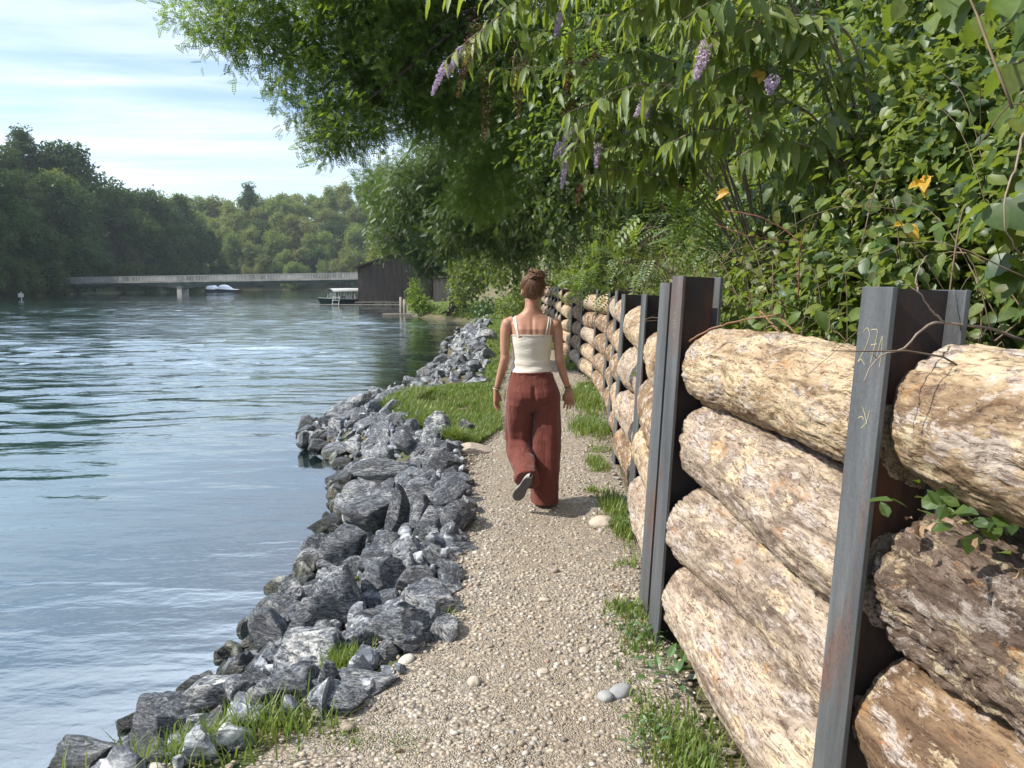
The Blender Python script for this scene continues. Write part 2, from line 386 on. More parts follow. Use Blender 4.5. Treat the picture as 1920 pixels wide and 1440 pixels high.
pz = height(px, py)+.012-.03*(2*np.abs(k-.5))**8
V = np.stack([px, py, pz], -1).reshape(-1, 3); i = (np.arange(len(ys)-1)[:, None]*nk+np.arange(nk-1)[None]).ravel()
path = link("path", npmesh("path", V, np.stack([i, i+1, i+nk+1, i+nk], -1), True), pm); tag(path, kind="structure")
# river
wm, t = new_mat("river_water")
wc = t.n('ShaderNodeNewGeometry').outputs['Position']
sp = t.n('ShaderNodeSeparateXYZ', {0: wc})
a1 = t.noise(t.map(wc, (.55, 1.35, 1), (0, 0, R(10))), .9, 3, .5, .25)
a2 = t.noise(t.map(wc, (.6, 1.5, 1), (0, 0, R(-8)), (5, 2, 0)), 2.6, 3, .5, .3)
a3 = t.noise(t.map(wc, (.8, 1.5, 1), (0, 0, R(20))), 9., 3, .55, .2)
calm = t.noise(t.map(wc, (.03, .09, 1)), 1., 3, .5)
yfac = t.fac(sp.outputs[1], 4., 26., .36, 1.1)
amp = t.math('MULTIPLY', t.fac(calm, .35, .65, .75, 1.25), yfac)
h = t.math('ADD', t.math('MULTIPLY', a1, .06), t.math('ADD', t.math('MULTIPLY', a2, .018), t.math('MULTIPLY', a3, .005)))
h = t.math('MULTIPLY', h, amp)
nb = bump(t, h, 1.0, 1.0)
dep = t.n('ShaderNodeAttribute', attribute_name='depth').outputs['Fac']
body = t.n('ShaderNodeBsdfDiffuse', {'Color': (.018, .055, .055, 1)})
tr = t.n('ShaderNodeBsdfTransparent', {'Color': (.80, .88, .80, 1)})
und = t.n('ShaderNodeMixShader', {0: t.fac(dep, 0., .7, .12, 1.), 1: tr.outputs[0], 2: body.outputs[0]})
gl = t.n('ShaderNodeBsdfGlossy', {'Color': (1, 1, 1, 1), 'Roughness': .02, 'Normal': nb})
fr = t.n('ShaderNodeFresnel', {'IOR': 2.15, 'Normal': nb})
sh = t.n('ShaderNodeMixShader', {0: t.math('MULTIPLY_ADD', fr.outputs[0], 1.15, .07, clamp=True), 1: und.outputs[0], 2: gl.outputs[0]})
t.n('ShaderNodeOutputMaterial', {'Surface': sh.outputs[0]})
X = np.unique(np.concatenate([np.linspace(-450, -95, 8), np.linspace(-95, -40, 56), np.linspace(-40, -12, 94), np.arange(-12, 1, .12), [2, 20, 200]]))
yy = [-6.]
while yy[-1] < 175: yy.append(yy[-1]+.045+.0062*max(0, yy[-1]))
Yw = np.unique(np.concatenate([np.linspace(-300, -6, 8), yy, np.linspace(176, 640, 30)]))
def waves(x, y):
    """low wind waves as real geometry, calmer near the bank"""
    r = np.random.RandomState(19); z = x*0; a_n = np.clip((y-1)/20., .20, 1)*np.clip((230-y)/80, 0, 1)*np.where(np.abs(x+45) < 52, 1, 0)
    sh = np.clip((xs(y)-x)/5., .25, 1); wx = x+.5*fbm(np.stack([x*.3, y*.3, x*0], -1), 2); wy = y+.6*fbm(np.stack([x*.25+9, y*.4, x*0], -1), 2)
    for k in range(60):
        lam = .32*(7**r.rand()**1.1); th = r.normal()*.34; kx, ky = math.sin(th)*2*math.pi/lam, math.cos(th)*2*math.pi/lam
        res = np.clip((lam-2.1*(.045+.0062*np.maximum(0, y)))/lam*2, 0, 1); z = z+.0058*lam**.6*np.sin(kx*wx+ky*wy+r.rand()*6.28)*res
    gust = .75+.6*fbm(np.stack([x*.06, y*.12, x*0+2], -1), 3)
    return z*a_n*sh*gust
wme = grid_mesh("river", X, Yw, lambda x, y: x*0+WZ+waves(x, y))
co = np.empty(len(wme.vertices)*3, np.float32); wme.vertices.foreach_get('co', co); co = co.reshape(-1, 3)
at_ = wme.attributes.new('depth', 'FLOAT', 'POINT'); at_.data.foreach_set('value', np.clip(WZ-height(co[:, 0], co[:, 1]), 0, 5).astype(np.float32))
river = link("river", wme, wm); tag(river, kind="structure")
# ------------------------------------------------------------------ log wall
stm, t = new_mat("mill_scale_steel")
c = objco(t); n1 = t.noise(t.map(c, (1, 1, .12)), 9., 7, .62); n2 = t.noise(t.map(c, (1, 1, .35)), 5., 6, .6, .4); n3 = t.noise(c, 90., 4, .6)
base = t.ramp(n1, [(.3, (.058, .064, .070)), (.52, (.105, .113, .120)), (.7, (.17, .178, .186))])
rust = t.ramp(n3, [(.3, (.07, .032, .02)), (.7, (.24, .10, .05))])
base = t.mix(t.fac(n2, .55, .70, 0., .75), base, rust)
principled(t, base, t.fac(n3, .3, .7, .42, .68), bump(t, n3, .0006), .35, .5)
rsm, t = new_mat("rusty_steel")
c = objco(t); n1 = t.noise(t.map(c, (1, 1, .25)), 6., 7, .6); n3 = t.noise(c, 70., 5, .6)
base = t.ramp(n1, [(.38, (.030, .030, .034)), (.53, (.05, .035, .03)), (.70, (.16, .07, .04))])
principled(t, base, .75, bump(t, n3, .001), .15, .3)
chalk = simple("yellow_chalk", (.34, .31, .19), .95, var=.25, scale=60)
def fdir(Y):
    e = .2; d = np.array([xf(Y+e)-xf(Y-e), 2*e, 0]); return d/np.linalg.norm(d)
FW, FD, FT = .135, .17, .013
LEAN = R(2.5)
def strokes(pol, h, x0, z0, parent, name='chalk_number', wd=.0038, lab=None):
    """hand-drawn chalk lines on the flange face (local: y along flange, z up; face at x = x0)"""
    mb = MB()
    for pl in pol:
        P = curve3([(x0-.0012, p[0]*h, z0+p[1]*h) for p in pl], max(6, len(pl)*5)) if len(pl) > 2 else np.array([(x0-.0012, p[0]*h, z0+p[1]*h) for p in pl])
        mb.tube(P, wd, 5, True)
    o = mb.build(name, chalk, parent)
    # press the strokes flat on the steel
    co = np.empty(len(o.data.vertices)*3, np.float32); o.data.vertices.foreach_get('co', co); co = co.reshape(-1, 3)
    co[:, 0] = x0-.0008+(co[:, 0]-(x0-.0012))*.12; o.data.vertices.foreach_set('co', co.ravel()); o.data.update()
    return o
def post(Y, X, H, s_, label, flange='front'):
    p = empty('steel_post', (X, Y, height(X-.1, Y)-.0)); p.rotation_euler = (0, LEAN, math.atan(-s_))
    # local x: from the path-side flange to the bank side; local y: along the wall
    mb = MB(); r = .008
    mb.prism([(-FT/2+.0, -FW/2), (FT/2, -FW/2), (FT/2, FW/2), (-FT/2, FW/2)], 2, -.3, H)
    mb.build('front_flange', stm, p, bevel=.002)
    mb = MB(); mb.box((FD/2, 0, (H-.3)/2-.001), (FD-FT-.001, .008, H+.298)); mb.build('web', rsm, p)
    mb = MB(); mb.box((FD, 0, (H-.3)/2), (FT, FW, H+.3)); mb.build('back_flange', stm, p, bevel=.002)
    return tag(p, label, 'steel post', 'steel H-beam posts of the log wall')
posts = [(.15, 1.66, -.05), (1.75, 1.64, -.05), (3.32, 1.69, -.14), (3.62, 1.65, -.14), (5.2, 1.58, -.07), (6.76, 1.55, -.06), (8.3, 1.58, -.05), (9.9, 1.57, -.05), (12.06, 1.56, -.05), (13.9, 1.53, -.05), (15.6, 1.53, -.05), (17.5, 1.53, -.05), (19.3, 1.52, -.05), (21, 1.52, -.05), (22.7, 1.52, -.05), (24.4, 1.52, -.05), (26, 1.5, -.05), (27.7, 1.5, -.05)]
plab = {0: 'steel H-beam post at the near end of the log wall, just outside the right edge',
        1: 'nearest grey steel H-beam post with 271 chalked on its flange',
        2: 'tallest steel H-beam post, nearer one of the doubled pair, faint chalk marks near top',
        3: 'steel H-beam post standing close behind the tallest one, farther of the doubled pair'}
for i, (Y, H, s_) in enumerate(posts):
    X = float(xf(Y)); p = post(Y, X, H, s_, plab.get(i, f'{ORD[i-4]} dark steel post along the log wall beyond the doubled pair'))
    if i == 1:
        # seen from the path the flange's far edge is on the left: local +y is the left of the writing
        m = lambda pl: [(-(a), b) for a, b in pl]
        two = [(-.5, .85), (-.3, 1.0), (-.12, .8), (-.3, .35), (-.62, -.05), (-.45, .02), (-.22, -.12)]
        sev = [(-.05, .95), (.14, .98), (.30, .92), (.24, .5), (.10, -.02)]; bar = [(.02, .5), (.36, .56)]
        one = [(.34, -.02), (.48, .45), (.60, .8), (.64, .3), (.62, -.1)]
        strokes([m(q) for q in (two, sev, bar, one)], .078, -FT/2, H-.175, p, wd=.0012)
        mark = [(-.1, .5), (.15, .2), (.35, -.1)]; mark2 = [(.45, .45), (.28, -.05), (-.05, -.35)]; mark3 = [(-.35, .0), (-.1, .12), (.1, .02)]
        strokes([m(q) for q in (mark, mark2, mark3)], .06, -FT/2, H-.315, p, 'chalk_arrow', .0014)
    if i == 2:
        m = lambda pl: [(-(a), b) for a, b in pl]
        strokes([m(q) for q in ([(-.3, .8), (0, 1), (.25, .8), (-.2, .35), (.3, .4)], [(-.2, .1), (.1, .2), (.3, .0), (0, -.2), (-.2, .1)], [(-.1, -.5), (.1, -.8), (.3, -.5)])], .06, -FT/2, H-.22, p, 'chalk_number', .0012)
def log_mat(name, stops, dark=.45, bstr=.012, barkc=None, barkamt=.5):
    m, t = new_mat(name); c = objco(t)
    wrp = t.noise(c, 3., 3, .5, 0., 1); cw = t.n('ShaderNodeVectorMath', {0: c, 1: t.n('ShaderNodeVectorMath', {0: wrp, 1: (.10, .10, .10)}, operation='MULTIPLY').outputs[0]}, operation='ADD').outputs[0]
    g = t.noise(t.map(cw, (1.6, 6, 6)), 1.9, 10, .70, .6)              # grain along the log
    f = t.noise(t.map(cw, (4.5, 24, 24)), 3.6, 8, .70, .3)             # fine fibre
    hf = t.noise(t.map(cw, (12, 26, 26)), 5., 5, .75)
    jit = t.math('MULTIPLY', t.math('SUBTRACT', hf, .5), .22)
    patch = t.noise(t.map(cw, (1.2, 2.6, 2.6)), 4.2, 10, .70, .5)
    pat2 = t.noise(t.map(cw, (1.3, 2.8, 2.8), loc=(3, 9, 4)), 4.6, 10, .70, .4)
    pit = t.noise(t.map(cw, (5, 7, 7)), 8., 6, .72)
    base = t.ramp(g, stops)
    base = t.mix(t.fac(t.math('ADD', f, jit), .38, .47, .75, 0), base, (.13, .08, .05))
    gr = t.ramp(f, [(.38, (.20, .15, .14)), (.55, (.62, .56, .52))])
    base = t.mix(t.fac(t.math('ADD', patch, jit), .53, .57, 0, .85), base, gr)             # silvered wood
    base = t.mix(t.fac(t.math('ADD', pat2, jit), .545, .60, 0, .8), base, t.ramp(f, [(.38, (.38, .27, .15)), (.55, (.76, .66, .47))]))   # fresh cream wood
    ora = t.noise(t.map(cw, (1.5, 3, 3), loc=(7, 3, 1)), 3.5, 8, .68, .5); base = t.mix(t.fac(t.math('ADD', ora, jit), .60, .65, 0, .6), base, (.50, .24, .08))
    bk = t.ramp(pit, [(.3, (.06, .04, .03)), (.6, (.21, .145, .11))] if barkc is None else barkc)
    base = t.mix(t.fac(t.math('ADD', t.math('ADD', t.math('MULTIPLY', patch, .7), t.math('MULTIPLY', f, .3)), jit), .43, .40, 0, min(1, barkamt*1.4)), base, bk)
    base = t.mix(t.fac(pit, .40, .34, 0, .9), base, (.045, .028, .02)); base = t.mix(1., base, (.80, .785, .755, 1), 'MULTIPLY')
    crk = t.noise(t.map(cw, (.9, 13, 13)), 2.3, 5, .6, .2); cr_ = t.math('ABSOLUTE', t.math('SUBTRACT', crk, .5)); base = t.mix(t.math('MULTIPLY', t.fac(cr_, .0, .014, .95, 0), t.fac(pat2, .40, .45)), base, (.05, .03, .02))
    hh = t.math('ADD', t.math('MULTIPLY', g, .5), t.math('ADD', t.math('MULTIPLY', f, .35), t.math('MULTIPLY', pit, .7)))
    principled(t, base, .86, bump(t, hh, bstr), spec=.2); return m
pale = log_mat('peeled_log_wood', [(.30, (.11, .075, .05)), (.41, (.31, .22, .14)), (.49, (.50, .38, .25)), (.58, (.64, .52, .36)), (.70, (.74, .65, .52))])
grey = log_mat('weathered_log_wood', [(.30, (.10, .075, .065)), (.41, (.28, .22, .18)), (.50, (.44, .36, .29)), (.60, (.58, .49, .40)), (.72, (.70, .63, .54))], barkamt=.6)
brown = log_mat('brown_log_wood', [(.28, (.06, .04, .027)), (.42, (.17, .11, .07)), (.55, (.31, .21, .13)), (.7, (.46, .34, .21))], barkamt=.8)
bark = log_mat('rough_log_bark', [(.3, (.08, .055, .045)), (.5, (.21, .155, .125)), (.66, (.36, .28, .235)), (.8, (.50, .43, .38))], bstr=.03, barkamt=.9)
def log_mesh(L, r, seed, nx, nk, rough=.012, taper=.0, endr=.55, swell=.015):
    rng = np.random.RandomState(seed)
    e = .045
    x = np.unique(np.concatenate([np.linspace(-L/2, -L/2+e, 9 if nx > 30 else 5), np.linspace(-L/2+e, L/2-e, nx), np.linspace(L/2-e, L/2, 9 if nx > 30 else 5)]))
    a = np.linspace(0, 2*math.pi, nk, endpoint=False)
    de = np.minimum(x+L/2, L/2-x); prof = endr+(1-endr)*np.sqrt(np.clip(1-(1-np.clip(de/e, 0, 1))**2.2, 0, 1))
    rad = r*prof*(1+taper*x/L)*(1+swell*np.sin(x*2.3+rng.rand()*6))
    bx = .02*np.sin(x*1.9+rng.rand()*6); bz = .018*np.sin(x*2.4+rng.rand()*6)
    AX, AA = np.meshgrid(x, a, indexing='ij')
    q = np.stack([AX*1.0, np.cos(AA)*r, np.sin(AA)*r], -1)
    o = rng.rand(3)*20
    d = .005+rough*.9*fbm(q*[2.5, 5, 5]+o, 3)+rough*.32*fbm(q*[8, 26, 26]+o, 4, .6)+rough*.25*fbm(q*[40, 70, 70]+o, 2, .6)
    if rough > .03: d += rough*.9*np.abs(fbm(q*[11, 22, 22]+o, 4, .6))-rough*.2
    if rough < .02: d -= rough*1.6*np.clip(fbm(q*[5, 14, 14]+o+9, 3)-.34, 0, 1)*2
    if nx > 50:
        fl = fbm(q*[5, 16, 16]+o+30, 4, .6)*5; d += rough*.16*(np.floor(fl)+sm(.0, .35, fl-np.floor(fl)))      # flaking layers
        ck = np.abs(fbm(q*[1.6, 24, 24]+o+40, 2)); d -= rough*.45*np.clip(1-ck/.05, 0, 1)*(fbm(q*[3, 5, 5]+o, 2) > 0)
    rr = rad[:, None]+d
    V = np.stack([AX+0*rr, bx[:, None]+np.cos(AA)*rr, bz[:, None]+np.sin(AA)*rr], -1).reshape(-1, 3); n = len(x)
    # end grain discs, slightly domed
    i = (np.arange(n-1)[:, None]*nk); j = np.arange(nk)[None]; j2 = (j+1) % nk
    Q = np.stack([i+j, i+j2, i+nk+j2, i+nk+j], -1).reshape(-1, 4)
    V = np.concatenate([V, [[-L/2-.004, bx[0], bz[0]], [L/2+.004, bx[-1], bz[-1]]]]); c0 = n*nk
    jj = np.arange(nk); T3 = np.concatenate([np.stack([c0+0*jj, (jj+1) % nk, jj], -1), np.stack([c0+1+0*jj, (n-1)*nk+jj, (n-1)*nk+(jj+1) % nk], -1)])
    return npmesh('log', V, Q, True, T3)
bays = [(0, 1), (1, 2), (3, 4)]+[(k, k+1) for k in range(4, 17)]
rngL = np.random.RandomState(11); li = 0
for bi, (ia, ib) in enumerate(bays):
    Ya, Yb = posts[ia][0], posts[ib][0]
    if bi == 0: rows = [(.16, .19, 'grey'), (.535, .185, 'brown'), (.925, .19, 'bark'), (1.295, .178, 'pale')]
    elif bi == 1: rows = [(.175, .182, 'grey'), (.55, .185, 'grey'), (.915, .180, 'grey'), (1.265, .165, 'pale')]
    elif bi == 2: rows = [(.17, .175, 'grey'), (.50, .17, 'pale'), (.84, .165, 'brown'), (1.19, .165, 'pale')]
    elif bi == 3: rows = [(.17, .18, 'brown'), (.52, .175, 'grey'), (.90, .195, 'grey'), (1.26, .165, 'pale')]
    else:
        z = 0; rows = []
        for q in range(5):
            r = .138+.022*rngL.rand(); z += r; rows.append((z, r, rngL.choice(['brown', 'brown', 'brown', 'brown', 'grey', 'pale']))); z += r-.004
    near = bi < 4
    nr = len(rows)
    for q, (z, r, kind) in enumerate(rows):
        of = r+.026 if bi < 2 else r-.008; pa = np.array([xf(Ya)+of, Ya, 0]); pb = np.array([xf(Yb)+of, Yb, 0]); zz = z+float(height(xf(Ya)-.2, Ya))*.5
        sh_ = math.tan(LEAN)*z; mid = (pa+pb)/2+[sh_, 0, zz]; d = pb-pa; L = np.linalg.norm(d)-(.022 if bi < 2 else .15)
        tilt = rngL.uniform(-.02, .02)
        if bi == 1 and q == 3: tilt = -.015
        if bi == 0 and q == 3: tilt = .02
        me = log_mesh(L, r, 100+li, (240 if bi < 2 else 120) if near else 26, (200 if bi < 2 else 110) if near else 32, .017 if near and kind != 'bark' else (.032 if kind == 'bark' else .014), rngL.uniform(-.08, .08), rngL.uniform(.84, .92))
        o = link('log', me, {'pale': pale, 'grey': grey, 'brown': brown, 'bark': bark}[kind])
        o.location = mid; o.rotation_euler = Euler((rngL.uniform(0, 6.28) if kind != 'x' else 0, 0, 0)); 
        dirv = Vector((d[0], d[1], math.sin(tilt)*L)).normalized(); qd = dirv.to_track_quat('X', 'Z')
        o.rotation_mode = 'QUATERNION'; o.rotation_quaternion = qd @ Euler((rngL.uniform(0, 6.28), 0, 0)).to_quaternion()
        kd = {'pale': 'pale peeled', 'grey': 'greyish weathered', 'brown': 'brown weathered', 'bark': 'dark rough-barked'}[kind]
        rown = ['top', 'second from top', 'third from top', 'bottom' if nr == 4 else 'fourth from top', 'bottom'][nr-1-q]
        where = 'nearest bay right of the 271 post' if bi == 0 else 'bay between 271 post and doubled posts' if bi == 1 else f'{ORD[bi-2]} bay beyond doubled posts'
        tag(o, f'{kd} log, {rown}, in {where}', 'log', 'logs stacked in the retaining wall'); li += 1
# ------------------------------------------------------------------ riprap rocks
rm, t = new_mat("veined_slate_rock")
c = objco(t); oi = t.n('ShaderNodeObjectInfo').outputs['Random']
rot = t.n('ShaderNodeCombineXYZ', {0: t.math('MULTIPLY', oi, 9.), 1: t.math('MULTIPLY', oi, 23.), 2: t.math('MULTIPLY', oi, 5.)})
cm_ = t.n('ShaderNodeMapping', {'Vector': c, 'Rotation': rot.outputs[0], 'Scale': (1, 1, 3.4)}).outputs[0]
v1 = t.noise(cm_, 1.5, 8, .62, 1.3); v2 = t.noise(cm_, 2.6, 9, .70, 1.2); fine = t.noise(c, 11., 6, .7); blot = t.noise(c, 1.1, 5, .6)
vein = t.math('ABSOLUTE', t.math('SUBTRACT', v1, .5)); vein2 = t.math('ABSOLUTE', t.math('SUBTRACT', v2, .5))
base = t.ramp(v2, [(.34, (.016, .019, .026)), (.46, (.045, .053, .068)), (.53, (.11, .122, .145)), (.61, (.30, .315, .335)), (.72, (.60, .60, .60))])
wn = t.math('MULTIPLY', t.fac(vein, 0., .018, 1, 0), t.fac(fine, .38, .6, .25, 1))
base = t.mix(t.math('MULTIPLY', wn, .85), base, (.58, .58, .56))
wn2 = t.math('MULTIPLY', t.fac(vein2, 0., .012, .7, 0), t.fac(fine, .4, .6)); base = t.mix(wn2, base, (.5, .51, .52))
white = t.fac(t.math('ADD', blot, t.math('MULTIPLY', oi, .16)), .60, .70, 0, .9); base = t.mix(t.math('MULTIPLY', white, t.fac(v2, .42, .6)), base, (.62, .61, .58))
base = t.mix(t.fac(fine, .35, .65, .35, 0), base, (.03, .035, .042))
pz_ = t.n('ShaderNodeSeparateXYZ', {0: t.n('ShaderNodeNewGeometry').outputs['Position']}).outputs[2]
wet = t.fac(t.math('ADD', pz_, t.math('MULTIPLY', v1, .06)), WZ+.09, WZ+.17, 1, 0)
base = t.mix(wet, base, t.mix(1., base, (.30, .29, .21), 'MULTIPLY'))
rgh = t.math('SUBTRACT', .62, t.math('MULTIPLY', wet, .35))
hh = t.math('ADD', t.math('MULTIPLY', v2, .7), t.math('MULTIPLY', fine, .35))
hsh = t.math('FRACT', t.math('MULTIPLY', oi, 17.31)); base = t.mix(1., base, t.ramp(hsh, [(0, (.75, .77, .8)), (.4, (1.05, 1.07, 1.12)), (.75, (1.4, 1.42, 1.45)), (1, (1.9, 1.9, 1.85))]), 'MULTIPLY')
principled(t, base, rgh, bump(t, hh, .05), spec=.5)
tanrock = simple("limestone_rock", (.42, .36, .29), .85, var=.3, scale=5, bmp=.01, bscale=22)
def rock_mesh(seed, sub=5):
    """a broken block: a sphere cut by random planes with slightly rounded edges, then layered noise"""
    rng = np.random.RandomState(seed); bm = bmesh.new(); bmesh.ops.create_icosphere(bm, subdivisions=sub, radius=1)
    co = np.array([v.co for v in bm.verts]); n = rng.randint(8, 12); pn = rv(rng, n); ph = rng.uniform(.50, .86, n)
    dd = co @ pn.T; rr = np.where(dd > .02, ph[None]/np.maximum(dd, .02), 50.); rr = np.minimum(rr, 4.)
    kk = 24.+20*rng.rand(); r = -np.log(np.exp(-kk*rr).sum(1)+math.exp(-kk*1.15))/kk
    o = rng.rand(3)*20; P = co*r[:, None]; st = np.array([1.5, 1.5, 4.5])
    lay = fbm(P*st*1.5+o+5, 4, .6)
    d = .07*fbm(P*1.5+o, 3)+.055*np.abs(lay)-.02+.022*fbm(P*9+o, 3)-.05*np.clip(fbm(P*3.2+o+3, 2)-.3, 0, 1)
    P = P*(1+d/np.maximum(.3, r))[:, None]
    for v, q in zip(bm.verts, P): v.co = q
    me = bpy.data.meshes.new('rock'); bm.to_mesh(me); bm.free()
    me.polygons.foreach_set('use_smooth', np.ones(len(me.polygons), bool)); me.materials.append(rm); me.set_sharp_from_angle(angle=R(24)); return me
def getv(me): a = np.empty(len(me.vertices)*3, np.float32); me.vertices.foreach_get('co', a); return a.reshape(-1, 3).astype(float)
RM = [rock_mesh(300+i) for i in range(16)]
rrng = np.random.RandomState(77); rocks = []
def add_rock(x, y, z, sx, sy, sz, rz, tilt=(0, 0), me=None, label=None, mat=None):
    o = bpy.data.objects.new('rock', me or RM[rrng.randint(len(RM))]); COL.objects.link(o)
    o.location = (x, y, z); o.scale = (sx, sy, sz); o.rotation_euler = (tilt[0], tilt[1], rz)
    rocks.append((x, y, max(sx, sy), o)); return o
# the large ones, placed from the photograph: (px, py) of the centre, z, half size in px, aspect, label
hero = [
 (628, 1130, -.10, 66, .95, 1.15, 'large upright split boulder, white left face and dark right face, beside the water'),
 (560, 1225, -.16, 78, 1.0, .9, 'large dark boulder with flowing white veins, in front of the upright split boulder'),
 (535, 1310, -.12, 66, 1.1, .75, 'broad pale grey boulder above the grass tuft at lower left'),
 (635, 1310, .0, 42, 1.2, .7, 'flat dark rock lying on the gravel right of the broad pale boulder'),
 (614, 1268, -.03, 34, .7, 1.3, 'small upright brown-grey rock leaning between the big veined boulders'),
 (690, 1283, -.02, 48, 1.6, .5, 'flat half-buried grey rock at the gravel edge, lower middle'),
 (300, 1362, -.42, 72, 1.2, .75, 'dark wet boulder at the waterline, lower left'),
 (390, 1300, -.34, 50, 1.1, .9, 'grey veined boulder at the waterline above the lower left grass'),
 (452, 1312, -.24, 42, 1.0, 1.0, 'white-streaked rock wedged left of the broad pale boulder'),
 (150, 1430, -.5, 56, 1.3, .7, 'black wet rock cut by the bottom edge at far left'),
 (255, 1418, -.47, 48, 1.2, .8, 'black wet rock at the bottom edge beside the grass tuft'),
 (500, 1180, -.36, 42, 1.2, .8, 'dark rock low at the waterline left of the veined boulder'),
 (548, 1125, -.34, 40, 1.0, 1.1, 'rounded grey rock at the waterline left of the split boulder'),
 (585, 1160, -.25, 44, 1.2, .8, 'dark rock at the foot of the split boulder'),
 (805, 1160, .0, 34, 1.1, .95, 'squarish white-veined rock nearest the gravel path, above the leaf litter'),
 (718, 1168, -.10, 42, 1.4, .6, 'low flat grey rock with a white top next to the squarish veined rock'),
 (722, 1100, -.12, 54, 1.1, .9, 'rounded light grey boulder right of the split boulder'),
 (815, 1115, -.05, 44, 1.1, .8, 'grey boulder behind the squarish rock at the path edge'),
 (760, 1130, -.08, 26, 1.0, .9, 'small veined rock between two rounded boulders'),
 (852, 978, .02, 38, 1.0, 1.15, 'bright white-topped boulder standing at the path edge'),
 (862, 1030, -.03, 34, 1.3, .7, 'dark veined rock below the white-topped boulder'),
 (790, 965, -.02, 34, 1.0, 1.1, 'rounded grey boulder left of the white-topped one'),
 (745, 955, -.02, 36, .8, 1.5, 'tall pointed grey boulder in the middle of the heap'),
 (690, 970, -.12, 48, 1.4, .75, 'broad dark boulder left of the tall pointed one'),
 (645, 1030, -.25, 46, 1.2, .9, 'white-veined boulder near the water in the middle of the heap'),
 (700, 1045, -.12, 36, 1.3, .7, 'dark wedge-shaped rock in the middle of the heap'),
 (770, 1040, -.08, 36, 1.2, .9, 'dark rounded rock below the tall pointed boulder'),
 (815, 805, .05, 34, 1.1, 1.0, 'large rounded grey boulder against the front of the grass patch'),
 (877, 802, .03, 18, 1.0, 1.1, 'pale-topped small boulder at the right corner of the grass patch'),
 (760, 830, -.02, 26, 1.0, 1.0, 'dark rock left of the large rounded boulder by the grass'),
 (715, 880, -.12, 44, 1.5, .6, 'long dark low boulder near the middle of the upper heap'),
 (830, 870, .0, 36, 1.3, .9, 'broad dark boulder at the path edge below the grass patch'),
 (572, 803, -.5, 12, 1.2, .8, 'small dark rock alone in the water off the point'),
 (568, 828, -.45, 16, 1.0, 1.2, 'dark rock at the outermost tip of the point'),
 (595, 832, -.42, 20, 1.3, .8, 'low dark rock at the tip of the point beside the outermost one'),
 (572, 1050, -.55, 15, 1.2, .6, 'wet rock just breaking the water surface'),
]
for hx, hy, z, hs, ax, az, lab in hero:
    p = at(hx, hy, z=z+0.02); s_ = hs/FPX*np.linalg.norm(p-np.array([0, 0, CAM_H]))*.88
    o = add_rock(p[0], p[1]+s_*.3, z+.01, s_*ax, s_*(.85), s_*az*1.05, rrng.rand()*6.28 if abs(ax-1) < .15 else rrng.uniform(-.25, .25), (rrng.uniform(-.2, .2), rrng.uniform(-.2, .2)), label=lab)
    tag(o, lab, 'rock', 'riprap rocks along the water')
def zone(n, y0, y1, f0, f1, s0, s1, lift, cat_lab, mind=.78, tries=60, clear=None):
    for _ in range(n):
        for k in range(tries):
            y = rrng.uniform(y0, y1); a, b = xs(y), xc(y); u = rrng.uniform(f0, f1); x = a+(b-a)*u
            s_ = (s0+(s1-s0)*rrng.rand()**1.6)
            if clear is not None and not clear(x, y): continue
            if all((x-q[0])**2+(y-q[1])**2 > (mind*(s_+q[2]))**2 for q in rocks): break
        else: continue
        z = float(height(x, y))+lift*s_
        o = add_rock(x, y, z, s_*rrng.uniform(.95, 1.35), s_*rrng.uniform(.95, 1.25), s_*rrng.uniform(.75, 1.15), rrng.rand()*6.28, (rrng.uniform(-.6, .6), rrng.uniform(-.6, .6)))
        side = 'at the waterline' if u < .25 else 'in the middle of the heap' if u < .72 else 'at the landward edge'
        tag(o, f'{cat_lab}, {side}', 'rock', f'riprap rocks, {cat_lab}, {side}')
clearg = lambda x, y: not (7.55 < y < 12.0 and x > np.interp(y, [7.5, 8.5, 10, 12], [-.55, -.95, -1.6, -1.1]))
zone(14, 2.3, 3.4, -.05, .9, .06, .11, .2, 'small grey rock low in the nearest heap', .7)
zone(74, 3.3, 5.6, -.08, 1.0, .07, .145, .35, 'grey veined rock near the split boulder', .66)
zone(66, 5.5, 7.7, -.08, 1.0, .075, .155, .35, 'grey veined rock below the grass patch', .66)
zone(58, 7.6, 11.8, -.08, .95, .09, .19, .3, 'grey rock on the point left of the grass patch', .64, clear=clearg)
zone(36, 11.9, 17.5, .0, 1.0, .10, .19, .3, 'grey rock in the bank just beyond the grass patch', .6, clear=clearg)
zone(50, 15., 40, .0, 1.0, .13, .24, .3, 'distant grey rock in the long narrow bank', .58)
print('rocks', len(rocks))
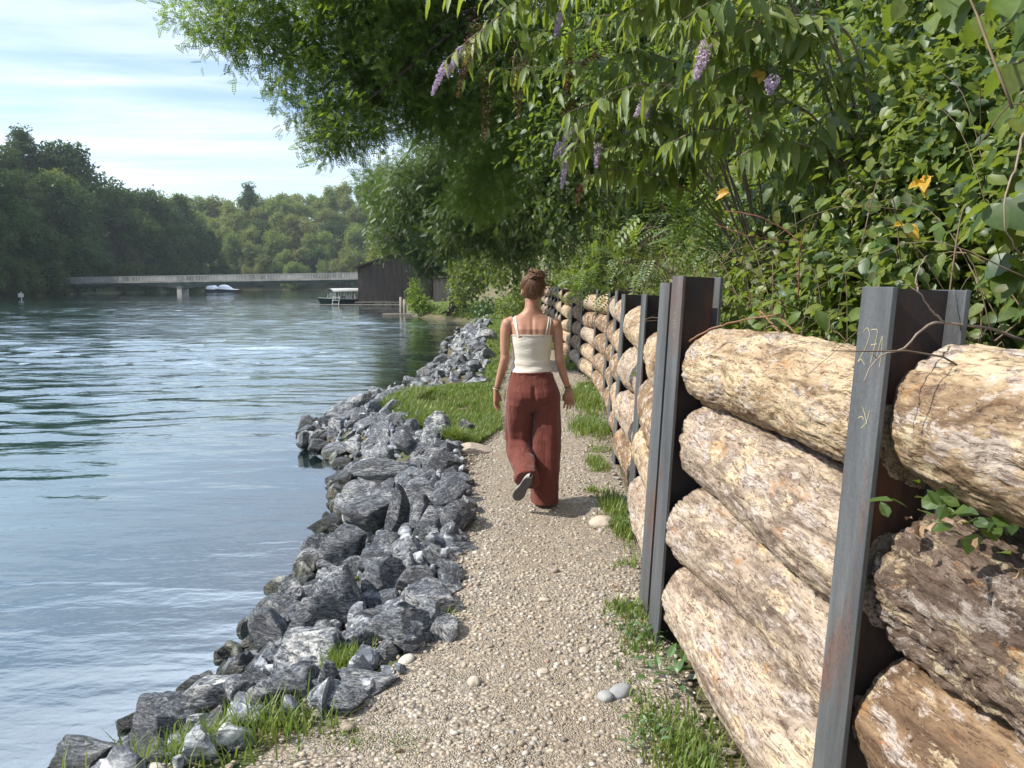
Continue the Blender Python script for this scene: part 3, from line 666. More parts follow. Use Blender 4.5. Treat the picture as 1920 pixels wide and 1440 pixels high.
# rubble filling between the rocks
rng = np.random.RandomState(3)
def stones(n, pts, s0, s1, pw, seed, flat=.6, sub=1):
    bm = bmesh.new(); bmesh.ops.create_icosphere(bm, subdivisions=sub, radius=1); bv = np.array([v.co for v in bm.verts]); bf = np.array([[v.index for v in f.verts] for f in bm.faces]); bm.free()
    r = np.random.RandomState(seed); m = len(pts); sc = (s0+(s1-s0)*r.rand(m)**pw)
    ax = np.stack([sc*(.8+.6*r.rand(m)), sc*(.7+.4*r.rand(m)), sc*flat*(.6+.6*r.rand(m))], -1)
    V = bv[None]*ax[:, None]; V = V*(1+.18*vn((bv[None]*1.3+r.rand(m, 1, 3)*30))[..., None])
    a = r.rand(m)*6.28; ca, sa = np.cos(a)[:, None], np.sin(a)[:, None]
    V = np.stack([V[..., 0]*ca-V[..., 1]*sa, V[..., 0]*sa+V[..., 1]*ca, V[..., 2]], -1)
    tl = r.normal(size=(m, 1))*.25; V = np.stack([V[..., 0], V[..., 1]-V[..., 2]*tl, V[..., 2]+V[..., 1]*tl], -1)
    z = pts[:, 2]+ax[:, 2]*.35; V = V+np.stack([pts[:, 0], pts[:, 1], z], -1)[:, None]
    F = bf[None]+(np.arange(m)*len(bv))[:, None, None]
    return V.reshape(-1, 3), F.reshape(-1, 3)
n = 1500; y = np.where(rng.rand(n) < .72, rng.uniform(2.3, 12, n), rng.uniform(12, 38, n)); u = rng.uniform(-.10, 1.0, n); x = xs(y)+(xc(y)-xs(y))*u
ok = np.array([clearg(a, b) for a, b in zip(x, y)]); x, y = x[ok], y[ok]
mb = MB(); SM = []
for q in range(6):
    me = rock_mesh(700+q, 3); v = getv(me); fq = np.empty(len(me.polygons)*3, np.int32); me.polygons.foreach_get('vertices', fq); SM.append((v, fq.reshape(-1, 3))); bpy.data.meshes.remove(me)
for a, b in zip(x, y):
    v, fq = SM[rng.randint(6)]; s_ = (.03+.055*rng.rand()**1.5)*(1.5 if b > 12 else 1); R3 = np.array(Euler(rng.rand(3)*6.28).to_matrix())
    mb.add((v*[1.3, 1, .8]*s_) @ R3.T+[a, b, float(height(a, b))+s_*.5], None, fq)
rub = link('rubble', mb.mesh('rubble', False), rm); tag(rub, kind='stuff')
# pebbles on the path
pb, t = new_mat("river_pebbles")
r0 = t.n('ShaderNodeNewGeometry').outputs['Random Per Island']; c = t.n('ShaderNodeTexCoord').outputs['Object']
base = t.ramp(r0, [(0, (.16, .145, .13)), (.18, (.27, .23, .185)), (.38, (.37, .31, .235)), (.58, (.46, .40, .31)), (.78, (.33, .31, .285)), (.9, (.58, .54, .47)), (.97, (.22, .225, .23)), (1, (.36, .22, .15))])
base = t.mix(t.fac(t.noise(c, 90., 4, .6), .35, .65, .3, 0), base, (.2, .17, .13))
principled(t, base, .75, bump(t, t.noise(c, 160., 3, .5), .002), spec=.3)
def path_pts(n, y0, y1, seed, edge=0., pw=1.):
    r = np.random.RandomState(seed); y = y0+(y1-y0)*r.rand(n)**pw; a, b = path_l(y)-.12-edge, path_r(y)-.05
    u = r.rand(n); x = a+(b-a)*u
    return np.stack([x, y, height(x, y)+.010], -1)
P = path_pts(26000, 2.0, 9., 1, .1, 1.6)
dens = fbm(np.stack([P[:, 0]*2.2, P[:, 1]*1.5, P[:, 0]*0], -1), 3); keep = rng.rand(len(P)) < np.clip(.62+dens*1.5, .12, 1); P = P[keep]
V1, F1 = stones(len(P), P, .003, .0145, 2.0, 21, .55)
P2 = path_pts(150, 2.0, 8., 2, .1, 1.5); e = np.abs((P2[:, 0]-.15)/.6); P2 = P2[rng.rand(len(P2)) < .25+.7*e]
V2, F2 = stones(len(P2), P2, .013, .032, 2.5, 22, .55, 2)
P3 = path_pts(5000, 8., 22., 3, .05); V3, F3 = stones(len(P3), P3, .008, .02, 2, 23, .5)
V = np.concatenate([V1, V2, V3]); F = np.concatenate([F1, F2+len(V1), F3+len(V1)+len(V2)])
pbo = link('pebbles', npmesh('pebbles', V, None, True, F), pb); tag(pbo, kind='stuff')
for (hx, hy, hs, lab) in [(1195, 1375+0, 0, None)] and [(1128, 973, 17, 'smooth pale stone beside the weeds at the foot of the log wall'), (1135, 1292, 16, 'rounded grey stone, left of two lying together on the path edge'), (1163, 1281, 20, 'flat bluish stone, right of two lying together on the path edge'), (888, 1265, 13, 'smooth tan stone alone on the gravel, lower middle'), (1018, 1244, 9, 'small white stone alone on the gravel'), (1096, 1206, 9, 'small yellowish stone near the doubled posts')]:
    p = at(hx, hy, z=.02); s_ = hs/FPX*np.linalg.norm(p-np.array([0, 0, CAM_H]))
    Vs, Fs = stones(1, np.array([[0, 0, 0]]), s_*.95, s_, 1, int(hx), .6, 3)
    o = link('stone', npmesh('stone', Vs, None, True, Fs), tanrock if hx not in (1163, 1135) else simple('grey_stone', (.28, .29, .29), .7, scale=9)); o.location = (p[0], p[1], float(height(p[0], p[1]))+.012)
    tag(o, lab, 'stone')
p = at(880, 845, z=.0); o = add_rock(p[0], p[1], .0, .22, .13, .09, .6); o.data = RM[3].copy(); o.data.materials.clear(); o.data.materials.append(tanrock)
tag(o, 'half-buried pinkish tan stone slab at the gravel edge below the grass patch', 'rock')
# ------------------------------------------------------------------ grass and weeds
grm = leaf_mat('grass_blades', [(.07, .13, .02), (.11, .19, .03), (.16, .24, .04), (.22, .26, .07), (.12, .17, .04), (.30, .26, .11)], .38, (.34, .46, .06), gloss=.05)
def blades(P, h, rng, w=.006, bend=.5):
    n = len(P); hh = h*(.5+.8*rng.rand(n)); a = rng.rand(n)*6.28; l = np.stack([np.cos(a), np.sin(a), 0*a], -1); bd = bend*(.3+rng.rand(n))
    s_ = np.stack([-l[:, 1], l[:, 0], 0*a], -1)*w*(.6+.8*rng.rand(n))[:, None]
    z = np.array([0, 0, 1.]); lv = []
    for k in (0, .5, 1.):
        c = P+z*(hh*k*(1-.25*k*bd))[:, None]+l*(hh*bd*k*k)[:, None]; wd = [1, .8, .08][int(k*2)]
        lv += [c-s_*wd, c+s_*wd]
    V = np.stack(lv, 1); F = np.array([[0, 1, 3, 2], [2, 3, 5, 4]])
    return V.reshape(-1, 3), (F[None]+(np.arange(n)*6)[:, None, None]).reshape(-1, 4)
def gpts(n, y0, y1, fx0, fx1, rng, thr=-2, sc=2.):
    y = rng.uniform(y0, y1, n); x = fx0(y)+(fx1(y)-fx0(y))*rng.rand(n)
    k = fbm(np.stack([x*sc, y*sc, x*0+3], -1), 3) > thr; x, y = x[k], y[k]
    return np.stack([x, y, height(x, y)-.005], -1)
r = np.random.RandomState(9); parts = []
parts.append(blades(gpts(24000, 7.5, 12.2, lambda y: np.interp(y, [7.5, 8.5, 10, 12], [-.6, -1.05, -1.75, -1.2]), lambda y: np.interp(y, [7.5, 8.5, 12.2], [-.35, -.12, -.2]), r, -.35, 3), .09, r, .005))
parts.append(blades(gpts(9000, 7.5, 11, lambda y: np.interp(y, [7.5, 8.5, 10, 11], [-.65, -1.1, -1.8, -1.6]), lambda y: np.interp(y, [7.5, 8.5, 10, 11], [-.5, -.8, -1.3, -1.2]), r, -.2), .17, r, .007, .7))
parts.append(blades(gpts(12000, 12.2, 36, lambda y: xc(y)-.0, lambda y: path_l(y)+.1, r, -.3), .11, r, .012, .6))
parts.append(blades(gpts(15000, 34, 62, lambda y: xs(y)+.5, lambda y: path_l(y)+.1, r, -.5, 1.), .22, r, .03, .6))
parts.append(blades(gpts(13000, 36, 62, lambda y: path_r(y)-.1, lambda y: path_r(y)+3.2, r, -.5, 1.), .22, r, .03, .6))
parts.append(blades(gpts(7000, 9, 28, lambda y: path_r(y)-.36, lambda y: path_r(y)+.05, r, .02, 1.6), .10, r, .010, .6))
parts.append(blades(gpts(4500, 2.0, 9, lambda y: xf(y)-.24, lambda y: xf(y)-.0, r, .20, 2.6), .06, r, .0045, .7))
V = []; F = []; o = 0
for a, b in parts: V.append(a); F.append(b+o); o += len(a)
g = link('grass', npmesh('grass', np.concatenate(V), np.concatenate(F)), grm); tag(g, kind='stuff')
def tuft(px_, py_, n, rad, h, lab, z=0., w=.004, bend=.55, name='grass_tuft', seed=0, ry=None):
    p = at(px_, py_, z=z); r = np.random.RandomState(seed+int(px_)); d = r.normal(size=(n, 2))*np.array([rad, ry or rad])*.5
    X_, Y_ = p[0]+d[:, 0], p[1]+d[:, 1]
    P = np.stack([X_-p[0], Y_-p[1], np.maximum(height(X_, Y_), z-.08)-z], -1)
    V, F = blades(P, h, r, w, bend); o = link(name, npmesh(name, V, F), grm); o.location = p; return tag(o, lab, 'grass tuft', 'grass tufts by the path')
tuft(405, 1415, 620, .34, .13, 'long green grass tuft over the wet rocks at lower left', z=-.12, w=.0035, ry=.2)
tuft(560, 1362, 160, .16, .06, 'thin line of grass under the broad pale boulder', z=-.03, ry=.08)
tuft(645, 1228, 320, .10, .10, 'grass tuft between the dark veined boulder and the gravel', z=-.05, w=.003)
tuft(655, 1370, 120, .09, .035, 'sparse small weeds on the gravel, lower left', w=.003)
tuft(755, 1385, 100, .10, .03, 'sparse weeds on the gravel right of the lower left tuft', w=.003)
tuft(835, 1160, 120, .04, .08, 'few grass blades behind the squarish rock', w=.003)
tuft(1285, 1400, 800, .15, .065, 'largest bright grass clump at the foot of the bottom log', w=.004, ry=.26)
tuft(1225, 1335, 140, .10, .04, 'low grass patch left of the two bottom grass clumps', w=.003)
tuft(1195, 1195, 260, .10, .06, 'grass clump at the foot of the doubled posts', w=.0035, ry=.22)
tuft(1175, 1140, 300, .11, .06, 'grass clump just beyond the doubled posts', w=.0035)
tuft(1150, 945, 500, .11, .10, 'bright grass clump under the first post beyond the doubled pair', w=.004, ry=.3)
tuft(1165, 990, 400, .08, .08, 'narrow grass strip beside the smooth pale stone', w=.004, ry=.3)
tuft(1120, 870, 300, .09, .08, 'small grass clump by the second post beyond the doubled pair', w=.004, ry=.25)
tuft(1110, 915, 120, .07, .05, 'tiny grass patch on the gravel right of the woman', w=.004)
tuft(1105, 800, 900, .22, .12, 'wide weedy grass by the third post beyond the doubled pair', w=.005, ry=.6)
tuft(1095, 750, 900, .25, .14, 'tall weedy grass right of the woman\'s hand', w=.006, ry=1.0)
tuft(925, 800, 300, .16, .06, 'short grass at the right end of the grass patch', w=.005)
wlm = leaf_mat('weed_leaves', [(.05, .12, .025), (.09, .18, .04), (.07, .14, .04)], .35, (.3, .45, .08), gloss=.14)
def weed(px_, py_, n, size, lab, rad=.1, z=0.):
    p = at(px_, py_, z=z); r = np.random.RandomState(int(px_)); a = r.rand(n)*6.28; el = r.uniform(.15, .8, n)
    d = np.stack([np.cos(a)*np.cos(el), np.sin(a)*np.cos(el), np.sin(el)], -1)
    P = d*[rad*.35, rad*.35, .05]*r.rand(n, 1)+r.normal(size=(n, 3))*[rad*.4, rad*.5, .002]; P[:, 2] = np.abs(P[:, 2])+.01
    nr = np.stack([0*a, 0*a, 1+0*a], -1)+r.normal(size=(n, 3))*.35
    V, F = place(leafT(.45, .15, .3), P, d, nr, size*(.6+.7*r.rand(n))); o = link('broadleaf_weed', npmesh('w', V, F), wlm); o.location = p
    return tag(o, lab, 'weed', 'broad-leaved weeds by the log wall')
weed(1250, 1265, 26, .075, 'broad-leaved weed hanging by the bottom log beyond the large grass clump', .14)
weed(1200, 1185, 40, .04, 'small leafy weed at the base of the tallest post', .12)
weed(1165, 985, 30, .04, 'small leafy weed by the smooth pale stone')
weed(1110, 790, 60, .06, 'leafy weed beyond the third post', .25)
weed(1100, 740, 90, .07, 'leafy weeds right of the woman\'s hand at the wall foot', .35)
weed(1210, 1385, 30, .035, 'small round-leaved weed left of the large grass clump')
# ------------------------------------------------------------------ the woman
skin, t = new_mat("tanned_skin"); c = t.n('ShaderNodeTexCoord').outputs['Object']
n1 = t.noise(c, 9., 4, .5); n2 = t.noise(c, 160., 3, .6)
principled(t, t.ramp(n1, [(.3, (.33, .165, .105)), (.7, (.43, .23, .155))]), .5, bump(t, n2, .0006), spec=.4, **{'Subsurface Weight': .12, 'Subsurface Radius': (.01, .004, .002)})
topm, t = new_mat("cream_ribbed_cotton"); c = t.n('ShaderNodeTexCoord').outputs['Object']
principled(t, t.ramp(t.noise(c, 14., 4), [(.3, (.56, .52, .45)), (.7, (.64, .60, .53))]), .85, bump(t, t.math('ADD', t.noise(t.map(c, (3, 3, 14)), 6., 4, .5), t.math('MULTIPLY', t.noise(c, 400., 2), .08)), .003), spec=.2, **{'Sheen Weight': .2})
trm, t = new_mat("rust_red_linen"); c = t.n('ShaderNodeTexCoord').outputs['Object']
fold = t.noise(t.map(c, (9, 9, 2.2)), 2.4, 4, .55, .6); fine = t.noise(t.map(c, (9, 9, 5)), 6, 5, .6, .5); wv = t.noise(c, 500., 2)
principled(t, t.ramp(fine, [(.3, (.11, .031, .023)), (.7, (.15, .044, .033))]), .8, bump(t, t.math('ADD', t.math('MULTIPLY', fold, 1.2), t.math('ADD', t.math('MULTIPLY', fine, .25), t.math('MULTIPLY', wv, .02))), .010), spec=.15, **{'Sheen Weight': .15})
hairm, t = new_mat("brown_hair"); c = t.n('ShaderNodeTexCoord').outputs['Object']
st = t.noise(t.map(c, (30, 30, 3.5)), 9., 6, .72, .6)
principled(t, t.ramp(st, [(.3, (.03, .015, .008)), (.52, (.10, .048, .023)), (.68, (.34, .185, .09))]), .5, bump(t, st, .004), spec=.3)
solem = simple("grey_shoe_sole", (.11, .105, .10), .8, bmp=.002, bscale=90); shoem = simple("light_grey_canvas", (.35, .34, .33), .8)
metalm = simple("silver_band", (.6, .58, .52), .3, .8); cordm = simple("dark_cord", (.14, .06, .04), .7)
eyem = simple("eye_white", (.7, .68, .66), .3); lipm = simple("lip_skin", (.42, .15, .12), .5)
W0 = (.13+.015, 5.42, float(height(.13, 5.42))+.012)
person = empty('person', W0); tag(person, 'woman walking away on the gravel path in cream strap top and wide rust red trousers', 'person')
def loft(mb, secs, k=28, pw=1.0, fl=False):
    """secs: (x, y, z, rx, ry[, tilt about x]) rings; closed ends"""
    a = np.linspace(0, 2*math.pi, k, endpoint=False); V = []
    for s_ in secs:
        x, y, z, rx, ry = s_[:5]; tl = s_[5] if len(s_) > 5 else 0
        cx, sy = np.cos(a), np.sin(a)
        X_ = np.sign(cx)*np.abs(cx)**pw*rx; Y_ = np.sign(sy)*np.abs(sy)**pw*ry
        V.append(np.stack([x+X_, y+Y_*math.cos(tl), z+Y_*math.sin(tl)], -1))
    n = len(secs); V = np.concatenate(V); Q = []
    for i in range(n-1):
        for j in range(k): Q.append([i*k+j, i*k+(j+1) % k, (i+1)*k+(j+1) % k, (i+1)*k+j])
    V = np.concatenate([V, [secs[0][:3], secs[-1][:3]]]); T3 = []
    for j in range(k): T3 += [[n*k, (j+1) % k, j], [n*k+1, (n-1)*k+j, (n-1)*k+(j+1) % k]]
    return mb.add(V, Q, T3)
def remesh(mb, vox, smooth=3, sf=.5, name='body'):
    o = mb.build('tmp', skin, None); m = o.modifiers.new('r', 'REMESH'); m.mode = 'VOXEL'; m.voxel_size = vox; m.use_smooth_shade = True
    s_ = o.modifiers.new('s', 'SMOOTH'); s_.factor = sf; s_.iterations = smooth
    dg = bpy.context.evaluated_depsgraph_get(); me = bpy.data.meshes.new_from_object(o.evaluated_get(dg)); me.name = name
    bpy.data.objects.remove(o); me.materials.clear(); return me
def getco(me): a = np.empty(len(me.vertices)*3, np.float32); me.vertices.foreach_get('co', a); return a.reshape(-1, 3).astype(float)
def setco(me, co): me.vertices.foreach_set('co', co.astype(np.float32).ravel()); me.update()
def gaus(d2, s_): return np.exp(-d2/(2*s_*s_))
b = MB()
# torso (front is +y, away from the camera)
loft(b, [(.0, .0, .76, .10, .08), (.0, .0, .80, .165, .115), (.005, -.005, .88, .172, .125), (.003, .0, .95, .150, .105), (0, .005, 1.02, .130, .092), (0, .005, 1.08, .124, .088), (.0, .0, 1.16, .134, .096), (0, -.005, 1.25, .146, .104), (0, -.008, 1.31, .155, .100), (0, -.008, 1.345, .168, .082), (0, -.006, 1.375, .160, .066), (0, -.004, 1.395, .130, .058), (0, -.003, 1.412, .096, .054), (0, 0, 1.435, .066, .055), (0, .004, 1.46, .053, .053), (.0, .012, 1.50, .049, .052), (0, .018, 1.56, .05, .055)], 36)
# head
def ell(mb, c, r, k=24, m=16):
    secs = []
    for i in range(m+1):
        a = math.pi*(i/m)-math.pi/2; secs.append((c[0], c[1], c[2]+r[2]*math.sin(a), max(1e-3, r[0]*math.cos(a)), max(1e-3, r[1]*math.cos(a))))
    return loft(mb, secs, k)
HC = (.006, .028, 1.60)
ell(b, HC, (.074, .094, .100)); ell(b, (.006, .066, 1.553), (.050, .058, .062)); ell(b, (.006, .118, 1.513), (.020, .015, .018))
loft(b, [(.006, .118, 1.572, .017, .018), (.006, .117, 1.59, .012, .014), (.006, .108, 1.615, .008, .012)], 12)      # nose
for sx in (-1, 1): ell(b, (.006+sx*.076, .020, 1.575), (.009, .021, .032), 12, 8)
# arms
def limb(mb, pts, rs, sq=1.0, n=18):
    P = curve3(pts, n); rr = np.interp(np.linspace(0, 1, n), np.linspace(0, 1, len(rs)), rs); return mb.tube(P, rr, 20, True, sq)
ell(b, (-.176, -.005, 1.343), (.045, .046, .046)); ell(b, (.170, -.005, 1.338), (.045, .046, .046))
limb(b, [(-.13, 0, 1.365), (-.183, -.004, 1.33), (-.196, -.012, 1.22), (-.197, -.018, 1.09)], [.042, .042, .036, .031])
limb(b, [(-.197, -.018, 1.11), (-.199, -.018, 1.08), (-.232, .008, .96), (-.258, .03, .862)], [.032, .034, .028, .020])
limb(b, [(.13, 0, 1.355), (.177, -.004, 1.32), (.19, -.012, 1.21), (.199, -.018, 1.09)], [.042, .042, .036, .031])
limb(b, [(.199, -.018, 1.11), (.203, -.018, 1.075), (.236, .012, .96), (.27, .035, .868)], [.032, .034, .028, .020])
# hands: palm + five bent fingers
def hand(mb, wr, dirv, side, curl, spread=.16):
    """wr wrist; dirv along the hand; side = direction of the thumb"""
    d = np.array(dirv, float); d /= np.linalg.norm(d); s_ = np.array(side, float); s_ -= d*np.dot(s_, d); s_ /= np.linalg.norm(s_); pn = np.cross(d, s_)
    wr = np.array(wr, float)
    for f in np.linspace(-1, 1, 5): limb(mb, [wr-d*.01+s_*f*.010, wr+d*.03+s_*f*.019, wr+d*.082+s_*f*.029], [.0165, .0145, .0115], 1., 8)
    L = [.066, .078, .073, .058]
    for i, l in enumerate(L):
        f = 1-i*2/3.; p = wr+d*.08+s_*f*.029; dd = d+s_*f*spread; dd /= np.linalg.norm(dd); c = curl*(1+.28*i)
        p1 = p+dd*l*.42; d2 = dd*math.cos(c)+pn*math.sin(c); p2 = p1+d2*l*.33; d3 = dd*math.cos(c*1.9)+pn*math.sin(c*1.9); p3 = p2+d3*l*.27
        limb(mb, [p-dd*.012, p1, p2, p3], [.0092, .0085, .0078, .0066], 1., 9)
    p = wr+d*.022+s_*.018; dd = d*.72+s_*.62+pn*.25; dd /= np.linalg.norm(dd); limb(mb, [p-dd*.01, p+dd*.03, p+dd*.045+d*.012, p+dd*.048+d*.034], [.0135, .0115, .010, .0078], 1., 9)
hand(b, (-.262, .033, .852), (.02, .05, -1), (.35, .94, 0), .24)
hand(b, (.273, .037, .858), (.06, .10, -1), (-.9, .35, 0), -.40)
# legs (inside the trousers) and ankles
limb(b, [(-.085, 0, .86), (-.10, .06, .66), (-.10, .06, .49), (-.08, -.05, .385), (-.045, -.27, .29)], [.085, .072, .05, .045, .032])
limb(b, [(.095, 0, .86), (.10, .01, .66), (.10, .02, .46), (.10, -.005, .28), (.098, -.02, .09)], [.085, .072, .052, .05, .034])
loft(b, [(.098, -.005, .03, .030, .04), (.098, -.02, .09, .033, .036), (.098, -.02, .14, .033, .035)], 16)
bme = remesh(b, .0038, 5, .5, 'body')
co = getco(bme); y, x, z = co[:, 1], co[:, 0], co[:, 2]; back = np.clip(-y*20, 0, 1)
co[:, 1] += .007*gaus(x**2/.6, .012)*back*sm(1.05, 1.15, z)*(1-sm(1.36, 1.42, z))              # spine groove
for sx in (-1, 1):
    co[:, 1] -= .009*gaus(((x-sx*.078)/1)**2+((z-1.29)/1.5)**2, .032)*back                      # shoulder blades
    co[:, 1] += .006*gaus(((x-sx*.045)/1)**2+((z-1.30)/2)**2, .018)*back
    e = gaus((x-.006-sx*.031)**2+(z-1.607)**2, .012)*(y > .07); co[:, 1] -= .008*e             # eye sockets
setco(bme, co); body = link('body', bme, skin, person)
bvh = BVHTree.FromPolygons([tuple(v) for v in co], [tuple(p.vertices) for p in bme.polygons])
for sx in (-1, 1):
    m = MB(); ell(m, (.006+sx*.031, .103, 1.607), (.012, .012, .010), 16, 10); m.build('eye', eyem, person, True)
    m = MB(); limb(m, [(.006+sx*.016, .119, 1.628), (.006+sx*.033, .117, 1.633), (.006+sx*.05, .103, 1.627)], [.0025, .003, .0015], 1, 7); m.build('eyebrow', hairm, person, True)
m = MB(); limb(m, [(-.017, .114, 1.545), (.006, .124, 1.547), (.029, .114, 1.545)], [.003, .006, .003], .6, 9); m.build('lips', lipm, person, True)
# trousers
b = MB()
loft(b, [(-.003, 0, .998, .142, .104), (-.002, 0, .97, .156, .112), (.004, -.004, .92, .172, .126), (.010, -.010, .86, .190, .140), (.014, -.010, .82, .197, .142), (.014, -.005, .78, .196, .13), (.012, 0, .72, .150, .10), (.01, 0, .70, .08, .06)], 48, .92)
loft(b, [(-.085, 0, .84, .085, .11), (-.090, .005, .76, .098, .125), (-.090, .02, .66, .100, .118), (-.092, .045, .56, .099, .112), (-.090, .045, .47, .094, .108, -.25), (-.080, -.02, .385, .088, .105, -.70), (-.062, -.11, .335, .084, .10, -.92), (-.042, -.205, .285, .086, .098, -1.0), (-.028, -.275, .25, .092, .098, -1.0)], 40, .9)
loft(b, [(.105, 0, .84, .09, .11), (.112, 0, .76, .097, .125), (.110, .0, .66, .098, .120), (.108, .0, .54, .098, .118), (.106, 0, .42, .098, .120), (.102, -.002, .28, .096, .124), (.098, -.002, .15, .093, .128), (.096, 0, .022, .092, .135)], 40, .9)
tme = remesh(b, .0065, 4, .5, 'trousers'); co = getco(tme); x, y, z = co.T
me_no = np.empty(len(tme.vertices)*3, np.float32); tme.vertices.foreach_get('normal', me_no); no = me_no.reshape(-1, 3)
th = np.arctan2(y, x-np.where(x > .01, .105, -.09))
fold_ = np.sin(th*6+z*3+2*vn(np.stack([th*.8, z*2.2, z*0], -1)))*.5+vn(np.stack([x*14, y*14, z*3.0], -1))
amt = .0075*sm(.80, .6, z) + .004*sm(.94, .985, z)
left = (x < .005) & (z < .56)
horiz = np.sin(z*62+x*25+3*vn(np.stack([x*9, y*6, z*7], -1)))+.8*vn(np.stack([x*11, y*11, z*24], -1))
d = fold_*amt+np.where(left, .0045*sm(.56, .46, z)*horiz, .0012*horiz*sm(.7, .5, z))
d += .003*np.sin(th*14)*sm(.95, .99, z)
d -= .016*gaus((x-.012)**2, .010)*(y < 0)*sm(.74, .80, z)*(1-sm(.87, .92, z))    # seat seam
d += .012*gaus((x+.085)**2+(z-.80)**2, .05)*(y < 0)+.012*gaus((x-.105)**2+(z-.80)**2, .05)*(y < 0)
cx_ = np.where(x > .008, .10, -.085); ww = sm(.80, .5, z)*.12; d2x = (x-cx_)*ww*np.where(x > .008, 1, 1); co = co+no*d[:, None]; co[:, 0] += d2x; setco(tme, co); tro = link('trousers', tme, trm, person)
m = MB(); P = np.array([(math.cos(a)*.1435-.003, math.sin(a)*.106, .992+.004*math.cos(a)) for a in np.linspace(0, 2*math.pi, 60)]); m.tube(P, .0085, 8, False); m.build('waistband', trm, tro, True)
m = MB(); P = np.array([(-.186, .01, .87), (-.197, .0, .82), (-.199, -.004, .775)]); m.tube(P, [.002, .004, .002], 6); m.build('pocket', trm, tro, True)
# strap top: follows the torso, a few millimetres off
def shell(mb, secs, k=64, th=.004):
    a = np.linspace(0, 2*math.pi, k, endpoint=False); V = []
    for x0, y0, z0, rx, ry, *q in secs: V.append(np.stack([x0+np.cos(a)*rx, y0+np.sin(a)*ry, z0+0*a+(q[0] if q else 0)*np.sin(a)], -1))
    n = len(secs); V = np.array(V)
    Vi = V.copy(); ctr = np.array([[s_[0], s_[1], 0] for s_ in secs])[:, None]; dv = (V-ctr); dv[..., 2] = 0; dv /= np.linalg.norm(dv, axis=-1)[..., None]; Vi = V-dv*th
    A = np.concatenate([V.reshape(-1, 3), Vi.reshape(-1, 3)]); Q = []; o = n*k
    for i in range(n-1):
        for j in range(k):
            j2 = (j+1) % k; Q.append([i*k+j, i*k+j2, (i+1)*k+j2, (i+1)*k+j]); Q.append([o+i*k+j, o+(i+1)*k+j, o+(i+1)*k+j2, o+i*k+j2])
    for j in range(k):
        j2 = (j+1) % k; Q.append([j, o+j, o+j2, j2]); i = (n-1)*k; Q.append([i+j, i+j2, o+i+j2, o+i+j])
    return mb.add(A, Q)
tz = np.linspace(.978, 1.262, 46); ks = np.array([(.95, .152, .110, 0), (1.0, .148, .106, 0), (1.04, .140, .100, .004), (1.09, .134, .097, .004), (1.16, .142, .104, 0), (1.22, .149, .109, -.004), (1.27, .153, .110, -.005)])
secs = []
for q in tz: secs.append([0, np.interp(q, ks[:, 0], ks[:, 3]), q, np.interp(q, ks[:, 0], ks[:, 1]), np.interp(q, ks[:, 0], ks[:, 2]), -.006 if q > 1.24 else .006*(q < 1.0)])
m = MB(); shell(m, secs); tpo = m.build('strap_top', topm, person, True); co = getco(tpo.data); x, y, z = co.T; r_ = np.arctan2(y, x)
wr_ = np.sin(z*95+1.5*np.sin(r_*2)+2.2*vn(np.stack([r_*1.2, z*8, z*0], -1)))
am = .0028*sm(1.10, 1.03, z)+.0004
s3 = 1+(am*wr_+.0015*vn(np.stack([x*20, y*20, z*30], -1)))/.12; co[:, 0] = x*s3; co[:, 1] = y*s3; setco(tpo.data, co)
m = MB(); P = np.array([(math.cos(a)*.1535, math.sin(a)*.1105-.005, 1.262-.006*math.sin(a)) for a in np.linspace(0, 2*math.pi, 72)]); m.tube(P, .0038, 6, False); m.build('neckline_hem', topm, tpo, True)
def strap(pts, wd=.0075):
    P = curve3(pts, 26); Q = []
    for p in P:
        c0 = Vector((p[0]*.6, 0, min(p[2], 1.33))); dr = (Vector(p)-c0).normalized(); hit = bvh.ray_cast(c0+dr*.5, -dr)
        q = np.array(hit[0]) if hit[0] is not None else np.array(p); n = np.array(hit[1]) if hit[0] is not None else np.array(dr); Q.append((q+n*.0035, n))
    P = np.array([q for q, n in Q]); N_ = np.array([n for q, n in Q])
    for _ in range(2): P[1:-1] = (P[:-2]+P[1:-1]*2+P[2:])/4; N_[1:-1] = (N_[:-2]+N_[1:-1]+N_[2:])/3
    t_ = np.gradient(P, axis=0); s_ = np.cross(t_, N_); s_ /= np.linalg.norm(s_, axis=1)[:, None]
    V = np.concatenate([np.stack([P-s_*wd+N_*.0005, P+s_*wd+N_*.0005, P+s_*wd-N_*.002, P-s_*wd-N_*.002], 1)]).reshape(-1, 3); F = []
    for i in range(len(P)-1):
        for a, b_ in ((0, 1), (1, 2), (2, 3), (3, 0)): F.append([i*4+a, i*4+b_, i*4+4+b_, i*4+4+a])
    m = MB(); m.add(V, F); return m.build('shoulder_strap', topm, tpo, True)
strap([(-.100, -.10, 1.255), (-.118, -.09, 1.33), (-.127, -.04, 1.40), (-.122, .04, 1.39), (-.10, .09, 1.30), (-.09, .10, 1.25)], .0065)
strap([(-.106, -.10, 1.255), (-.130, -.085, 1.33), (-.142, -.04, 1.39), (-.135, .04, 1.38), (-.11, .09, 1.30), (-.10, .10, 1.25)], .005)
strap([(.092, -.10, 1.255), (.115, -.09, 1.33), (.130, -.04, 1.40), (.124, .04, 1.39), (.10, .09, 1.30), (.09, .10, 1.25)], .0055)
strap([(.124, -.09, 1.255), (.135, -.085, 1.32), (.140, -.04, 1.385), (.132, .04, 1.38), (.11, .09, 1.30), (.10, .10, 1.25)], .0055)
